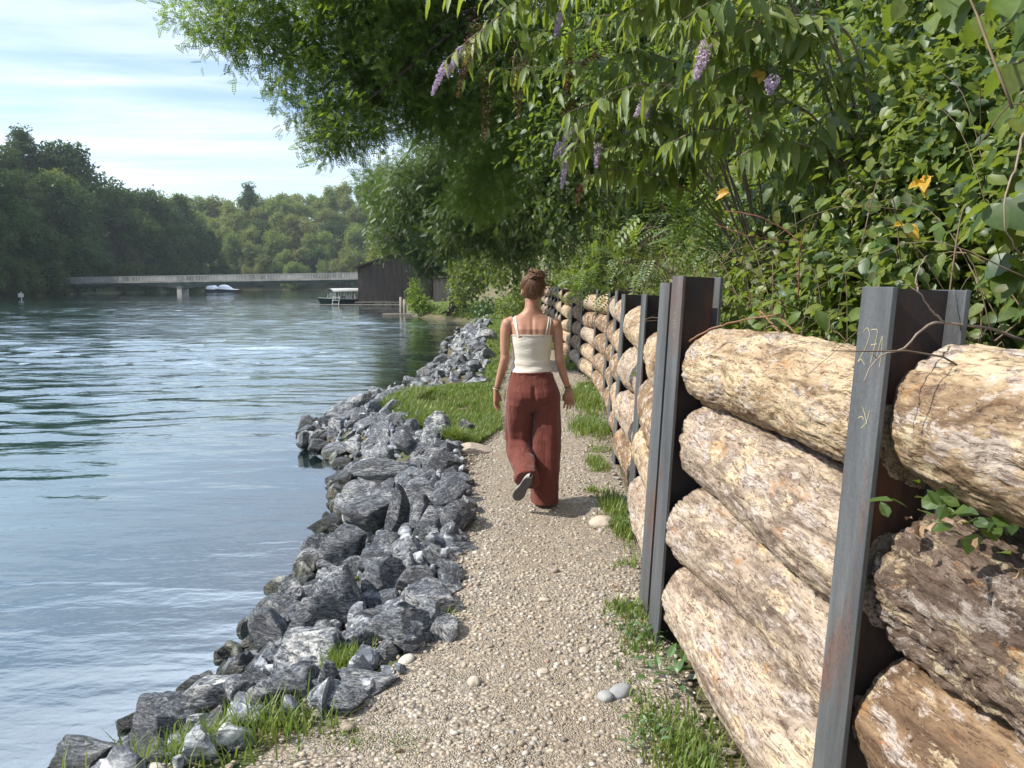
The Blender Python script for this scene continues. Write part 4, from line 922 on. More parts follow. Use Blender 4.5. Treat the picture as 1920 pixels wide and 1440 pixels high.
# hair: cap swept up into a loose bun
m = MB(); secs = []
k = 48; rngh = np.random.RandomState(4)
for i in range(22):
    a = -1.05+(math.pi/2+1.05)*i/21; secs.append((HC[0], HC[1]-.006, HC[2]+.004+.108*math.sin(a), max(.002, .089*math.cos(a)**.9), max(.002, .104*math.cos(a)**.9)))
loft(m, secs, k); ome = m.mesh('hair', True); co = getco(ome); x, y, z = co.T
th = np.arctan2(y-.02, x-.006)
co += np.stack([np.cos(th), np.sin(th), 0*th], -1)*(.0028*np.sin(th*34+3*vn(np.stack([x*30, y*30, z*9], -1)))+.004*vn(np.stack([x*28, y*28, z*16], -1)))[:, None]
# hairline: pull the front and the nape in so that face, ears and neck stay free
fr_ = sm(.02, .09, co[:, 1])*sm(1.655, 1.62, co[:, 2]); co[:, 1] -= fr_*.085
ear = sm(.065, .08, np.abs(co[:, 0]-.006))*sm(1.60, 1.57, co[:, 2]); co[:, 0] = .006+(co[:, 0]-.006)*(1-.16*ear)
low_ = sm(1.55, 1.50, co[:, 2]); co[:, 0] = .006+(co[:, 0]-.006)*(1-.45*low_); co[:, 1] += low_*.012
setco(ome, co); hair = link('hair', ome, hairm, person)
m = MB(); BC = np.array([.030, -.020, 1.688])
ell(m, tuple(BC), (.046, .042, .038), 18, 10)
for i in range(38):
    ph = rngh.rand()*6.28; tl = rngh.uniform(-.9, .9); R0 = rngh.uniform(.036, .068); span = rngh.uniform(2.0, 4.6); P = []
    for a in np.linspace(0, span, 18):
        v = Vector((math.cos(a+ph)*R0, math.sin(a+ph)*R0*.9, 0)); v.rotate(Euler((tl, rngh.uniform(-.02, .02)+tl*.6, ph))); P.append(BC+np.array(v)+rngh.normal(size=3)*.0012)
    m.tube(P, np.interp(np.linspace(0, 1, 18), [0, .3, .8, 1], [.003, rngh.uniform(.006, .010), .006, .001]), 7)
m.build('bun', hairm, hair, True)
m = MB()
for i in range(260):
    if i < 170: p0 = BC+rngh.normal(size=3)*[.03, .025, .02]; d_ = rngh.normal(size=3)*[1, .8, .6]+[0, 0, .5]
    else:
        a = rngh.uniform(3.4, 6.0); p0 = np.array([.006+.08*math.cos(a), .02+.10*math.sin(a), 1.60+rngh.uniform(-.08, .05)]); d_ = np.array([math.cos(a)*.35, math.sin(a)*.35, rngh.uniform(-.8, .9)])
    d_ /= np.linalg.norm(d_); L_ = rngh.uniform(.02, .06); P = [p0+d_*L_*q+np.array([0, 0, -L_*.5*q*q])+rngh.normal(size=3)*.001 for q in np.linspace(0, 1, 5)]
    m.tube(P, [.0007, .0006, .0005, .0004, .0002], 4, False)
m.build('loose_strands', hairm, hair)
# strands combed from nape and temples up to the bun
m = MB()
for i in range(110):
    a = rngh.uniform(math.pi*.92, math.pi*2.08); zb = 1.525+.03*abs(math.sin(a*1.3))+(.05 if abs(math.cos(a)) > .75 else 0); P = []
    for q in np.linspace(0, 1, 12):
        zz = zb*(1-q)+1.685*q; c2 = math.sqrt(max(.02, 1-((zz-1.604)/.110)**2)); aa = a*(1-q*.55)+(math.pi*1.5)*(q*.55)
        low2 = 1-.35*max(0, (1.55-zz)/.05); P.append((.006+.0905*c2*math.cos(aa)*low2, .022+.1055*c2*math.sin(aa)+(.010 if zz < 1.54 else 0), zz))
    m.tube(np.array(P)+rngh.normal(size=(12, 3))*.0006, [.0008]+[.0022]*9+[.0015, .0006], 5, False)
m.build('combed_strands', hairm, hair, True)
# shoes
def shoe(heel, toe, up, name='shoe'):
    hl, te = np.array(heel, float), np.array(toe, float); d_ = te-hl; L_ = np.linalg.norm(d_); d_ /= L_; u = np.array(up, float); u -= d_*np.dot(u, d_); u /= np.linalg.norm(u); s_ = np.cross(d_, u)
    fr = np.stack([d_, s_, u])
    out = []
    q = np.linspace(0, 1, 22); wd = np.interp(q, [0, .06, .2, .45, .7, .88, .96, 1], [.008, .025, .032, .031, .043, .038, .024, .006])
    pl = [(a*L_, w_) for a, w_ in zip(q, wd)]+[(a*L_, -w_) for a, w_ in list(zip(q, wd))[::-1]]
    m = MB(); m.prism(pl, 2, 0, .018); V = np.concatenate(m.V) @ fr+hl; m.V = [V]; sh_ = m.build(name, solem, person, False, bevel=.004)
    m = MB(); rings = []; kk = 20; aa = np.linspace(0, math.pi, kk); Vs = []
    hh_ = np.interp(q, [0, .1, .3, .45, .7, .9, 1], [.045, .062, .06, .055, .04, .03, .012])
    for a, w_, h_ in zip(q, wd, hh_): Vs.append(np.stack([a*L_+0*aa, np.cos(aa)*w_*.97, .017+np.sin(aa)*h_], -1))
    V = np.concatenate(Vs) @ fr+hl; n = len(q); Q = [[i*kk+j, i*kk+j+1, (i+1)*kk+j+1, (i+1)*kk+j] for i in range(n-1) for j in range(kk-1)]
    m.add(V, Q); m.build('upper', shoem, sh_, True)
shoe((-.022, -.375, .295), (-.122, -.245, .098), (.2, .80, .45))
shoe((.094, -.075, .0), (.104, .18, .0), (0, 0, 1))
# bracelets
def band(c, nrm, r, th, mat, name='bracelet'):
    n = Vector(nrm).normalized(); qd = n.to_track_quat('Z', 'Y'); P = [np.array(c)+np.array(qd @ Vector((math.cos(a)*r, math.sin(a)*r, 0))) for a in np.linspace(0, 2*math.pi, 30)]
    m = MB(); m.tube(P, th, 7, False); m.build(name, mat, person, True)
band((-.2585, .0305, .868), (-.2, .2, -1), .0255, .0042, metalm, 'wristwatch'); band((-.256, .029, .878), (-.25, .1, -1), .0262, .0015, cordm)
band((.265, .033, .882), (.3, .2, -1), .0265, .0022, cordm); band((.268, .034, .872), (.2, .3, -1), .027, .0016, metalm); band((.271, .035, .864), (.3, .1, -1), .0262, .0018, cordm)
# ------------------------------------------------------------------ bridge, boathouse, boats
conc = simple('bridge_concrete', (.30, .29, .27), .85, var=.35, scale=.6, stretch=(1, 1, .3))
rail = simple('weathered_steel_rail', (.34, .34, .33), .6, var=.2, scale=1.5)
dwood = simple('dark_weathered_boards', (.085, .070, .060), .8, var=.4, scale=2., bmp=.01, bscale=30, stretch=(3, 3, .3))
wood2 = simple('grey_jetty_wood', (.28, .25, .21), .8, var=.3, scale=3)
br = empty('footbridge', (-88, 146, 0)); tag(br, 'long low concrete footbridge with pale railing crossing the river in the distance', 'bridge')
bx0, by0, bx1, by1 = -97., 146., -16., 135.; BL = math.hypot(bx1-bx0, by1-by0); br.rotation_euler = (0, 0, math.atan2(by1-by0, bx1-bx0)); br.location = (bx0, by0, 0)
def dz(s_): return 1.65+.014*s_
pier_s = BL*.435
m = MB()
ss = np.linspace(0, BL, 60); V = []; 
for s_ in ss:
    dpt = .55+.75*max(0, 1-abs(s_-pier_s)/9)**1.6; zt = dz(s_)+.02
    V += [(s_, -1.6, zt), (s_, 1.6, zt), (s_, 1.6, zt-.28), (s_, .8, zt-.30-dpt*.9), (s_, -.8, zt-.30-dpt*.9), (s_, -1.6, zt-.28)]
V = np.array(V); Q = [[i*6+j, i*6+(j+1) % 6, (i+1)*6+(j+1) % 6, (i+1)*6+j] for i in range(len(ss)-1) for j in range(6)]; m.add(V, Q); m.build('deck', conc, br)
m = MB(); m.box((pier_s, 0, (dz(pier_s)-1.0-3.5)/2), (.95, 2.4, dz(pier_s)-1.+3.5)); m.build('pier', simple('pier_concrete', (.42, .40, .36), .85, var=.2, scale=1.), br, bevel=.05)
m = MB(); m.box((-1, 0, .1), (4, 4.5, 2.6)); m.build('abutment', conc, br)
for sy in (-1, 1):
    m = MB(); rr_ = np.random.RandomState(5)
    for s_ in np.arange(0.2, BL, .30): m.box((s_, sy*1.52, dz(s_)+.48), (.12 if rr_.rand() < .93 else .26, .03, .88))
    m.prism([(0, dz(0)+.94), (BL, dz(BL)+.94), (BL, dz(BL)+1.0), (0, dz(0)+1.0)], 1, sy*1.52-.05, sy*1.52+.05) if False else m.add([(0, sy*1.52-.05, dz(0)+.94), (BL, sy*1.52-.05, dz(BL)+.94), (BL, sy*1.52-.05, dz(BL)+1.0), (0, sy*1.52-.05, dz(0)+1.0), (0, sy*1.52+.05, dz(0)+.94), (BL, sy*1.52+.05, dz(BL)+.94), (BL, sy*1.52+.05, dz(BL)+1.0), (0, sy*1.52+.05, dz(0)+1.0)], [[0, 1, 2, 3], [4, 7, 6, 5], [0, 4, 5, 1], [3, 2, 6, 7], [0, 3, 7, 4], [1, 5, 6, 2]])
    m.build('railing', rail, br)
# boathouse: water gable end towards us, with a land-side annex
bh = empty('boathouse', (-15.7, 77, WZ)); bh.rotation_euler = (0, 0, R(6)); tag(bh, 'dark board-clad boathouse standing over the water beneath the trees', 'boathouse')
def boards(W, H0, H1, name, parent, x0=0, y0=0, th=.05, axis='x', z0=.35, bw=.17, seed=0):
    r = np.random.RandomState(seed); m = MB(); n = int(W/bw)
    for i in range(n):
        x = (i+.5)*bw; h = H0+(H1-H0)*(x/W) if not callable(H1) else H1(x); z_ = z0+r.uniform(-.04, .03); o_ = r.uniform(-.012, .012)
        if axis == 'x': m.box((x0+x, y0+o_, (z_+h)/2), (bw*.93, th, h-z_))
        else: m.box((x0+o_, y0+x, (z_+h)/2), (th, bw*.93, h-z_))
    return m.build(name, dwood, parent)
Wb = 7.4; gab = lambda x: 3.9+1.15*(1-abs(x-Wb*.5)/(Wb*.5))
boards(Wb, 0, gab, 'front_wall', bh, seed=1); boards(9, 3.9, 3.9, 'side_wall', bh, 0, 0, axis='y', seed=2); boards(9, 3.9, 3.9, 'side_wall', bh, Wb, 0, axis='y', seed=3); boards(Wb, 0, gab, 'back_wall', bh, 0, 9, seed=6)
m = MB(); ov = .45
m.add([(-ov, -.5, 3.72), (Wb/2, -.5, 5.15), (Wb/2, 9.5, 5.15), (-ov, 9.5, 3.72), (-ov, -.5, 3.86), (Wb/2, -.5, 5.29), (Wb/2, 9.5, 5.29), (-ov, 9.5, 3.86), (Wb+ov, -.5, 3.72), (Wb+ov, 9.5, 3.72), (Wb+ov, -.5, 3.86), (Wb+ov, 9.5, 3.86)],
      [[0, 1, 2, 3], [4, 7, 6, 5], [0, 4, 5, 1], [3, 2, 6, 7], [0, 3, 7, 4], [1, 8, 9, 2], [5, 6, 11, 10], [1, 5, 10, 8], [2, 9, 11, 6], [8, 10, 11, 9]])
m.build('roof', simple('old_roof_tiles', (.10, .07, .055), .85, var=.4, scale=3), bh)
m = MB(); m.box((Wb/2+.2, -.15, .28), (Wb+1.2, .35, .14)); m.build('sill_beam', wood2, bh)
m = MB()
for x in (.2, 2.5, 5, 7.2): m.tube([(x, .1, -2), (x, .1, .3)], .12, 8)
m.build('piles', wood2, bh)
ax = empty('boat_shed', (-7.3, 70, float(height(-6.5, 70)))); ax.rotation_euler = (0, 0, R(-8)); tag(ax, 'dark wooden shed with a plain door, at the end of the shore path', 'shed')
boards(4.6, 3.3, 3.3, 'front_wall', ax, z0=-.3, seed=4); boards(5, 3.3, 3.3, 'side_wall', ax, 0, 0, axis='y', z0=-.3, seed=5)
boards(5, 3.3, 3.3, 'side_wall', ax, 4.6, 0, axis='y', z0=-.3, seed=7); boards(4.6, 3.3, 3.3, 'back_wall', ax, 0, 5, z0=-.3, seed=8)
m = MB(); m.box((2.3, 2.5, 3.42), (5.2, 5.8, .12), (R(-4), 0, 0)); m.build('roof', simple('shed_roof_felt', (.06, .055, .05), .9), ax)
m = MB(); m.box((1.0, -.06, 1.05), (1.5, .05, 2.3)); dr = m.build('door', simple('grey_door_boards', (.075, .07, .068), .8, var=.3, scale=4, stretch=(4, 4, .3)), ax)
m = MB(); m.box((1.0, -.10, 2.28), (1.9, .06, .12)); m.build('lintel', wood2, dr)
# covered passenger boat, moored at the boathouse
grn = simple('dark_green_hull_paint', (.012, .045, .035), .35, spec=.5); wht = simple('white_canvas', (.50, .50, .47), .7, var=.08); wpl = simple('white_paint', (.62, .62, .6), .5, var=.15)
bt = empty('passenger_boat', (-19.2, 76.0, WZ)); bt.rotation_euler = (0, 0, R(42)); bt.scale = (.80, .80, .80); tag(bt, 'green covered boat with arched white canopy moored at the boathouse', 'boat')
def hull(L, W, H, mat, parent, name='hull', bow=.9, draft=.35):
    q = np.linspace(0, 1, 18); V = []; k = 9
    for s_ in q:
        w_ = W/2*min(1, (1-(1-min(1, s_/.38))**2.1)+.03) if True else W; sh = H*(1+.28*(1-s_)**3); a = np.linspace(-math.pi/2, math.pi/2, k)
        y = np.sin(a)*w_; z = -draft+(sh+draft)*(1-np.cos(a)**.8 if False else np.abs(np.sin(a))**1.6); x = s_*L-bow*(1-s_)**4*((z+draft)/(H+draft))*.6
        V.append(np.stack([x+0*y, y, z], -1))
    V = np.concatenate(V); n = len(q); Q = [[i*k+j, i*k+j+1, (i+1)*k+j+1, (i+1)*k+j] for i in range(n-1) for j in range(k-1)]
    m = MB(); m.add(V, Q); m.add(V*[1, .97, 1]+[0, 0, .02], [[a_[0], a_[3], a_[2], a_[1]] for a_ in Q])
    # transom
    m.add(V[-k:], None, [[0, j+1, j] for j in range(1, k-1)]); 
    return m.build(name, mat, parent, True)
h_ = hull(7.2, 2.1, .72, grn, bt); m = MB(); q = np.linspace(0, 1, 14)
for sy in (-1, 1): m.tube([(s_*7.2-.5*(1-s_)**4, sy*1.05*min(1, (1-(1-min(1, s_/.38))**2.1)+.03), .74*(1+.28*(1-s_)**3)) for s_ in q], .045, 6)
m.build('gunwale', wpl, h_)
m = MB()
for x in np.linspace(1.3, 6.8, 8):
    for sy in (-1, 1): m.tube([(x, sy*.98, .7), (x+.02, sy*.95, 1.75)], .035, 6)
m.build('canopy_posts', wpl, bt)
m = MB(); a = np.linspace(-1, 1, 13); V = []
for x in (.95, 3.8, 7.1): V += [(x, s_*1.1, 1.72+.38*math.sqrt(max(0, 1-s_*s_))+(.05 if x == 3.8 else 0)) for s_ in a]
V = np.array(V); k = 13; Q = [[i*k+j, i*k+j+1, (i+1)*k+j+1, (i+1)*k+j] for i in range(2) for j in range(k-1)]; m.add(V, Q); m.add(V-[0, 0, .04], Q); m.build('canopy', wht, bt, True, recalc=False)
m = MB(); m.box((1.35, 0, 1.2), (.03, 1.7, .75)); m.build('windscreen', simple('smoky_glass', (.10, .13, .13), .15, spec=.6), bt)
m = MB()
for x in (2.6, 3.8, 5, 6.2): m.box((x, 0, .75), (.35, 1.7, .08)); m.box((x+.17, 0, .98), (.05, 1.7, .4))
m.build('benches', wood2, bt)
m = MB(); m.box((3.5, -.55, 1.0), (1.6, .05, .42)); m.build('side_panel', wpl, bt)
jt = empty('jetty', (-19.8, 73.8, WZ)); tag(jt, 'low pale jetty plank along the front of the boathouse', 'jetty')
m = MB(); m.box((6., 0, .12), (12.4, .5, .1)); m.build('walkway', wood2, jt)
m = MB()
for x in (.3, 3, 6, 9, 12): m.tube([(x, 0, -2), (x, 0, .1)], .07, 6)
m.build('piles', wood2, jt)
m = MB()
for dx in (0, .45): m.tube([(2.0+dx*1.5, -.25, -.6), (2.35+dx*1.3, -.2, .95)], .035, 6)
for z in (.2, .55, .85): m.tube([(2.15, -.23, z), (2.8, -.23, z)], .025, 6)
m.build('ladder', wpl, jt)
for i, (px_, h_, lab) in enumerate([(752, 1.25, 'taller grey mooring post in the water left of the small bush'), (759, 1.1, 'shorter grey mooring post close to the taller one'), (754, .95, 'stubby mooring post in front of the mooring pair')]):
    p = at(px_, 590, Y=52.5+i*.5); m = MB(); m.tube([(0, 0, -1.6), (.02, 0, .3), (0, 0, h_)], [.12, .11, .09], 8); o = m.build('mooring_post', wood2, None, True); o.location = (p[0], p[1], WZ); tag(o, lab, 'mooring post', 'mooring posts by the shore point')
m = MB(); m.box((1.5, 0, 0), (3.6, .25, .12), (0, 0, R(-6))); o = m.build('plank', wood2, None); p = at(740, 587, Y=52); o.location = (p[0]-.5, 51.6, WZ+.08); tag(o, 'grey plank landing stage lying low on the water by the mooring posts', 'plank')
cov = [simple('white_boat_cover', (.70, .71, .74), .6, var=.08), simple('maroon_hull', (.16, .05, .045), .5)]
for px_, Y, L, kind, lab in [(387, 128, 3.6, 0, 'small boat under a pointed white cover, left of the pair beyond the bridge'), (408, 129, 4.2, 0, 'small boat with boxy white cover, moored beyond the bridge'), (424, 131, 3.6, 1, 'small dark red rowing boat at the right end of the moored boats')]:
    p = at(px_, 550, Y=Y*1.45); bo = empty('moored_boat', (p[0], p[1]*1.0, WZ)); bo.rotation_euler = (0, 0, R(62)); bo.scale = (1.2, 1.5, 1.5); tag(bo, lab, 'boat', 'small boats moored by the far bank')
    hull(L, 1.5, .45, cov[1] if kind else simple('dark_blue_hull', (.03, .035, .06), .4), bo)
    m = MB(); x = np.linspace(0, L*.95, 9); a = np.linspace(-1, 1, 7); V = [];
    for xx in x:
        hh_ = (.85 if kind == 0 else .12)*(math.sin(math.pi*min(1, .08+xx/L)))**.5
        V += [(xx, s_*.74*min(1, .1+xx/L*3), .45+hh_*(1-abs(s_)**1.5)) for s_ in a]
    V = np.array(V); m.add(V, [[i*7+j, i*7+j+1, (i+1)*7+j+1, (i+1)*7+j] for i in range(8) for j in range(6)]); m.build('cover', cov[0], bo, True, recalc=False)
p = at(40, 556, Y=100); bo = empty('water_marker', (p[0], p[1], WZ)); tag(bo, 'small white board on a post in the water at far left', 'marker')
m = MB(); m.tube([(0, 0, -1), (0, 0, 1.1)], .07, 6); m.build('post', wpl, bo); m = MB(); m.box((0, -.08, .65), (.7, .06, .5)); m.build('board', wpl, bo)
# stump
p = at(862, 585, Y=40); st_ = empty('tree_stump', (-3.3, 46, float(height(-3.3, 46)))); st_.scale = (1.15, 1.15, .9); tag(st_, 'dark broken tree stump beside the far end of the path', 'tree stump')
stb = simple('dark_stump_bark', (.06, .045, .035), .95, var=.5, scale=5, bmp=.06, bscale=9)
a = np.linspace(0, 6.283, 28, endpoint=False); V = []
for z, rr_ in [(-.2, .62), (0, .56), (.25, .46), (.6, .42), (.95, .40), (1.05, .34), (1.0, .12)]:
    rad = rr_*(1+.22*vn(np.stack([np.cos(a)*1.8, np.sin(a)*1.8, 0*a+z*.6], -1))); V.append(np.stack([np.cos(a)*rad, np.sin(a)*rad, z+0*a+(.12*vn(np.stack([np.cos(a)*3, np.sin(a)*3, 0*a], -1)) if z > .5 else 0)], -1))
V = np.concatenate(V); Q = [[i*28+j, i*28+(j+1) % 28, (i+1)*28+(j+1) % 28, (i+1)*28+j] for i in range(6) for j in range(28)]; m = MB(); m.add(V, Q, [[6*28, 6*28+j, 6*28+j+1] for j in range(1, 27)]); m.build('trunk', stb, st_, True)
m = MB(); [m.tube(curve3([(0, 0, .1), (math.cos(q)*.5, math.sin(q)*.5, .05), (math.cos(q)*1.0, math.sin(q)*1.0, -.15)], 6), [.2, .15, .1, .08, .06, .04], 7) for q in (.2, 1.9, 3.6, 5.2)]; m.build('roots', stb, st_, True)
# ------------------------------------------------------------------ far trees: left hill, far hill, right bank
barkf = simple('far_tree_bark', (.11, .085, .065), .9, var=.3)
farA = leaf_mat('dark_wood_foliage', [(.025, .05, .015), (.042, .08, .02), (.07, .12, .026), (.04, .07, .024)], .25, (.12, .21, .03), gloss=.03, objvar=.35, objcols=[(.03, .07, .02), (.05, .09, .022), (.09, .085, .03), (.035, .065, .025), (.09, .14, .028), (.13, .09, .04)])
farB = leaf_mat('autumn_wood_foliage', [(.11, .17, .04), (.17, .24, .06), (.24, .28, .08), (.15, .21, .05)], .35, (.35, .46, .09), gloss=.03, objvar=.5, objcols=[(.08, .14, .03), (.20, .13, .06), (.15, .21, .035), (.12, .15, .045), (.22, .15, .07), (.18, .25, .045), (.2, .18, .05)])
CARD = (np.array([[0, -.28, 0], [.5, -.5, .1], [1, .05, -.1], [.45, .5, .12]]), np.array([[0, 1, 2, 3]]))
def far_crown(kind, seed):
    r = np.random.RandomState(seed); bl = []
    if kind == 'round':
        for i in range(9): a = r.rand()*6.28; rr_ = r.uniform(0, 2.6); bl.append(((math.cos(a)*rr_, math.sin(a)*rr_, 6.5+r.uniform(-2.6, 3.6)), np.array([1, 1, .85])*r.uniform(1.5, 2.5)))
        return foliage(bl, 1500, 5, CARD, .40, seed, .6, .2, .6, .5, .65, 1.7, jit=.6)
    if kind == 'tall':
        for i in range(11): z = 3.5+i*.9; a = r.rand()*6.28; q = math.sin(math.pi*min(.95, .12+i/11.)); rr_ = 1.4*q; bl.append(((math.cos(a)*rr_, math.sin(a)*rr_, z), np.array([1, 1, .9])*(1.0+1.1*q)*r.uniform(.8, 1.2)))
        return foliage(bl, 1500, 5, CARD, .38, seed, .6, .2, .6, .5, .6, 1.6, jit=.6)
    for i in range(13): z = 4.5+r.rand()*8.5; a = r.rand()*6.28; q = (1.05-(z-4.5)/9.5)**.6*2.6; bl.append(((math.cos(a)*q*.75, math.sin(a)*q*.75, z), np.array([1.5, 1.5, .5])*r.uniform(.7, 1.05)))
    bl.append(((0, 0, 12.8), np.array([.8, .8, 1.2])))
    return foliage(bl, 1150, 5, CARD, .33, seed, .5, .1, .9, .5, .3, 1.2, jit=.5)
FT_ = {}
for mk, mt in (('dark', farA), ('autumn', farB)):
    for kd, nn in (('round', 3), ('tall', 2), ('pine', 2)):
        if mk == 'autumn' and kd == 'pine': continue
        for s_ in range(nn):
            V, F = far_crown(kd, 500+s_*7+len(kd)+(50 if mk == 'autumn' else 0)); me = npmesh('crown', V, F); me.materials.append(mt)
            r = np.random.RandomState(s_+len(kd)); m = MB(); m.tube(curve3([(0, 0, -2), (r.uniform(-.3, .3), 0, 3), (r.uniform(-.5, .5), r.uniform(-.4, .4), 8.5 if kd != 'pine' else 12)], 8), np.linspace(.34, .12, 8), 7)
            for q in range(6):
                z = r.uniform(3.4, 8); a = r.rand()*6.28; m.tube([(0, 0, z), (math.cos(a)*1.3, math.sin(a)*1.3, z+.9), (math.cos(a)*2.3, math.sin(a)*2.3, z+1.5)], [.12, .08, .04], 5)
            FT_.setdefault((mk, kd), []).append((me, (lambda mm: (mm.materials.append(barkf), mm)[1])(m.mesh('trunk', True))))
frng = np.random.RandomState(42)
def far_tree(x, y, mk, kd, sc, lab, grp, sz=1., dz_=0.):
    if kd == 'pine': mk = 'dark'
    cm, tm = FT_[(mk, kd)][frng.randint(len(FT_[(mk, kd)]))]
    e = empty('pine_tree' if kd == 'pine' else 'broadleaf_tree', (x, y, float(height(x, y))-.2+dz_), frng.rand()*6.28); e.scale = (sc, sc, sc*sz)
    link('crown', cm, None, e); link('trunk', tm, None, e); tag(e, lab, 'tree', grp)
ln = lambda y: np.interp(y, [-20, 60, 110, 160, 235, 250], [-60, -62, -78, -91, -86, -94])
rowsL = [(1.5, 5.6, .85, 'in the front row of the left bank at the waterline'), (6, 6., 1.1, 'in the second row up the left bank'), (12.5, 6.3, 1.2, 'halfway up the wooded left hill'), (21, 7., 1.1, 'high on the wooded left hill'), (31, 8.5, 1.1, 'on the skyline of the wooded left hill')]
knm = {'round': 'round broadleaf tree', 'tall': 'tall narrow broadleaf tree', 'pine': 'dark layered pine'}
for off, stp, sc, wh in rowsL:
    for y in np.arange(98, 243, stp):
        y2 = y+frng.uniform(-2, 2); kd = frng.choice(['round', 'round', 'tall', 'pine'] if off > 3 else ['round', 'tall', 'pine', 'round'])
        dp = float(np.interp(960+1400*(float(ln(y2))-off)/y2, [-200, 0, 60, 100, 150, 172, 195, 300, 330, 400, 440], [1.2, 1.05, 1.1, 1.25, 1.38, 1.2, .95, 1.12, .95, .95, .9])); s1 = sc*dp*frng.uniform(.85, 1.15)*(.82 if kd == 'pine' else 1)
        x = float(ln(y2))-off+frng.uniform(-1.5, 1.5); far_tree(x, y2, 'dark' if frng.rand() < .93 else 'autumn', kd, s1, f'{knm[kd]} {wh}', f'{knm[kd]}s {wh}', dz_=-2.6 if off < 3 else 0)
fbn = lambda x: np.interp(x, [-300, -120, -90, -20, 40, 120], [262, 262, 262, 268, 285, 330])
rowsF = [(2, 5.6, .62, 'at the foot of the far hill by the water'), (8, 5.8, .75, 'low on the far sunlit hill'), (15, 6., .78, 'on the lower slope of the far sunlit hill'), (23, 6.2, .8, 'in the middle of the far sunlit hill'), (32, 6.4, .82, 'high on the far sunlit hill'), (42, 6.6, .85, 'near the top of the far sunlit hill'), (54, 7., .9, 'on the skyline of the far sunlit hill')]
for off, stp, sc, wh in rowsF:
    for x in np.arange(-138 if off > 20 else -106, -18, stp):
        x2 = x+frng.uniform(-2., 2.); kd = frng.choice(['round', 'round', 'round', 'tall']); far_tree(x2, float(fbn(x2))+off+frng.uniform(-2, 2), 'autumn' if frng.rand() < .9 else 'dark', kd, sc*frng.uniform(1.15, 1.75), f'{knm[kd]} {wh}', f'{knm[kd]}s {wh}', dz_=-2.2)
for x, y, s1 in [(-14, 88, .9), (-10, 92, 1.1), (-17, 108, 1.), (-12, 102, 1.2), (-18, 124, 1.1), (-22, 150, 1.), (-20, 162, 1.), (-17, 140, 1.2), (-16, 180, 1.2), (-4, 84, 1.15), (-3, 96, 1.2)]:
    far_tree(x, y, 'autumn' if frng.rand() < .4 else 'dark', 'round', s1, 'round broadleaf tree on the right bank behind the boathouse', 'trees on the right bank behind the boathouse')
# ------------------------------------------------------------------ vegetation on the right bank
G = lambda *c: [tuple(v) for v in c]
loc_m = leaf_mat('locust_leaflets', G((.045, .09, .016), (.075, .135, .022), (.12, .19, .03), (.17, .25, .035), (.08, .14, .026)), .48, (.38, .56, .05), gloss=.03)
locd_m = leaf_mat('shaded_tree_leaves', G((.026, .056, .015), (.046, .088, .02), (.075, .128, .026), (.11, .17, .03), (.06, .09, .026)), .36, (.22, .34, .045), gloss=.06)  # darker copy of the locust leaves, canopy shade put into the colour
lime_m = leaf_mat('lime_pinnate_leaflets', G((.09, .16, .02), (.13, .21, .03), (.17, .25, .04)), .5, (.40, .55, .04), gloss=.06)  # yellow-green leaf colour of the saplings and the young bush
bud_m = leaf_mat('butterfly_bush_leaves', G((.05, .10, .03), (.08, .14, .035), (.13, .19, .03), (.20, .24, .04), (.06, .11, .04)), .45, (.48, .58, .05), rough=.5, gloss=.08)
dog_m = leaf_mat('broad_shrub_leaves', G((.020, .048, .016), (.034, .070, .020), (.058, .102, .025), (.10, .155, .028), (.19, .22, .04), (.03, .062, .026)), .36, (.46, .60, .05), rough=.45, gloss=.08)
brm_m = leaf_mat('bramble_leaves', G((.035, .07, .022), (.06, .105, .028), (.11, .17, .035), (.18, .225, .04), (.09, .12, .045), (.20, .14, .05)), .40, (.44, .56, .06), gloss=.07)
ivy_m = leaf_mat('bank_creeper_leaves', G((.030, .062, .018), (.052, .098, .023), (.085, .14, .03), (.14, .19, .036)), .40, (.40, .56, .06), gloss=.07)
yel_m = leaf_mat('yellowed_leaves', G((.50, .28, .03), (.60, .40, .05), (.42, .20, .03)), .4, (.8, .5, .05), gloss=.08)
dry_m = simple('dry_stems', (.15, .11, .075), .9, var=.5, scale=9)
twig_m = simple('grey_brown_twig', (.24, .19, .15), .85, var=.3, scale=20)
barkt = simple('ridged_tree_bark', (.07, .055, .042), .95, var=.45, scale=5, bmp=.05, bscale=8, stretch=(2, 2, .35))
flo_m = leaf_mat('lilac_florets', G((.50, .38, .55), (.60, .48, .66), (.72, .60, .74), (.45, .34, .50)), .25, (.65, .5, .7), gloss=.03)
dfl_m = leaf_mat('withered_florets', G((.10, .05, .028), (.16, .08, .045), (.22, .12, .07)), .1, (.2, .1, .05), gloss=.02)
L_BUD = leafN(.27, .14, .42, 5, .38); L_DOG = leafN(.56, .16, .25, 5, .42, .015); L_BRM = leafN(.66, .14, .15, 4, .42, .02); L_IVY = leafT(.75, .12, .1, .35)
P_LOC = pinnateT(5, .15, .25, .15); P_LIM = pinnateT(7, .085, .22, .15)
def merge(L):
    V = []; F = []; o = 0
    for a, b in L: V.append(a); F.append(b+o); o += len(a)
    return np.concatenate(V), np.concatenate(F)
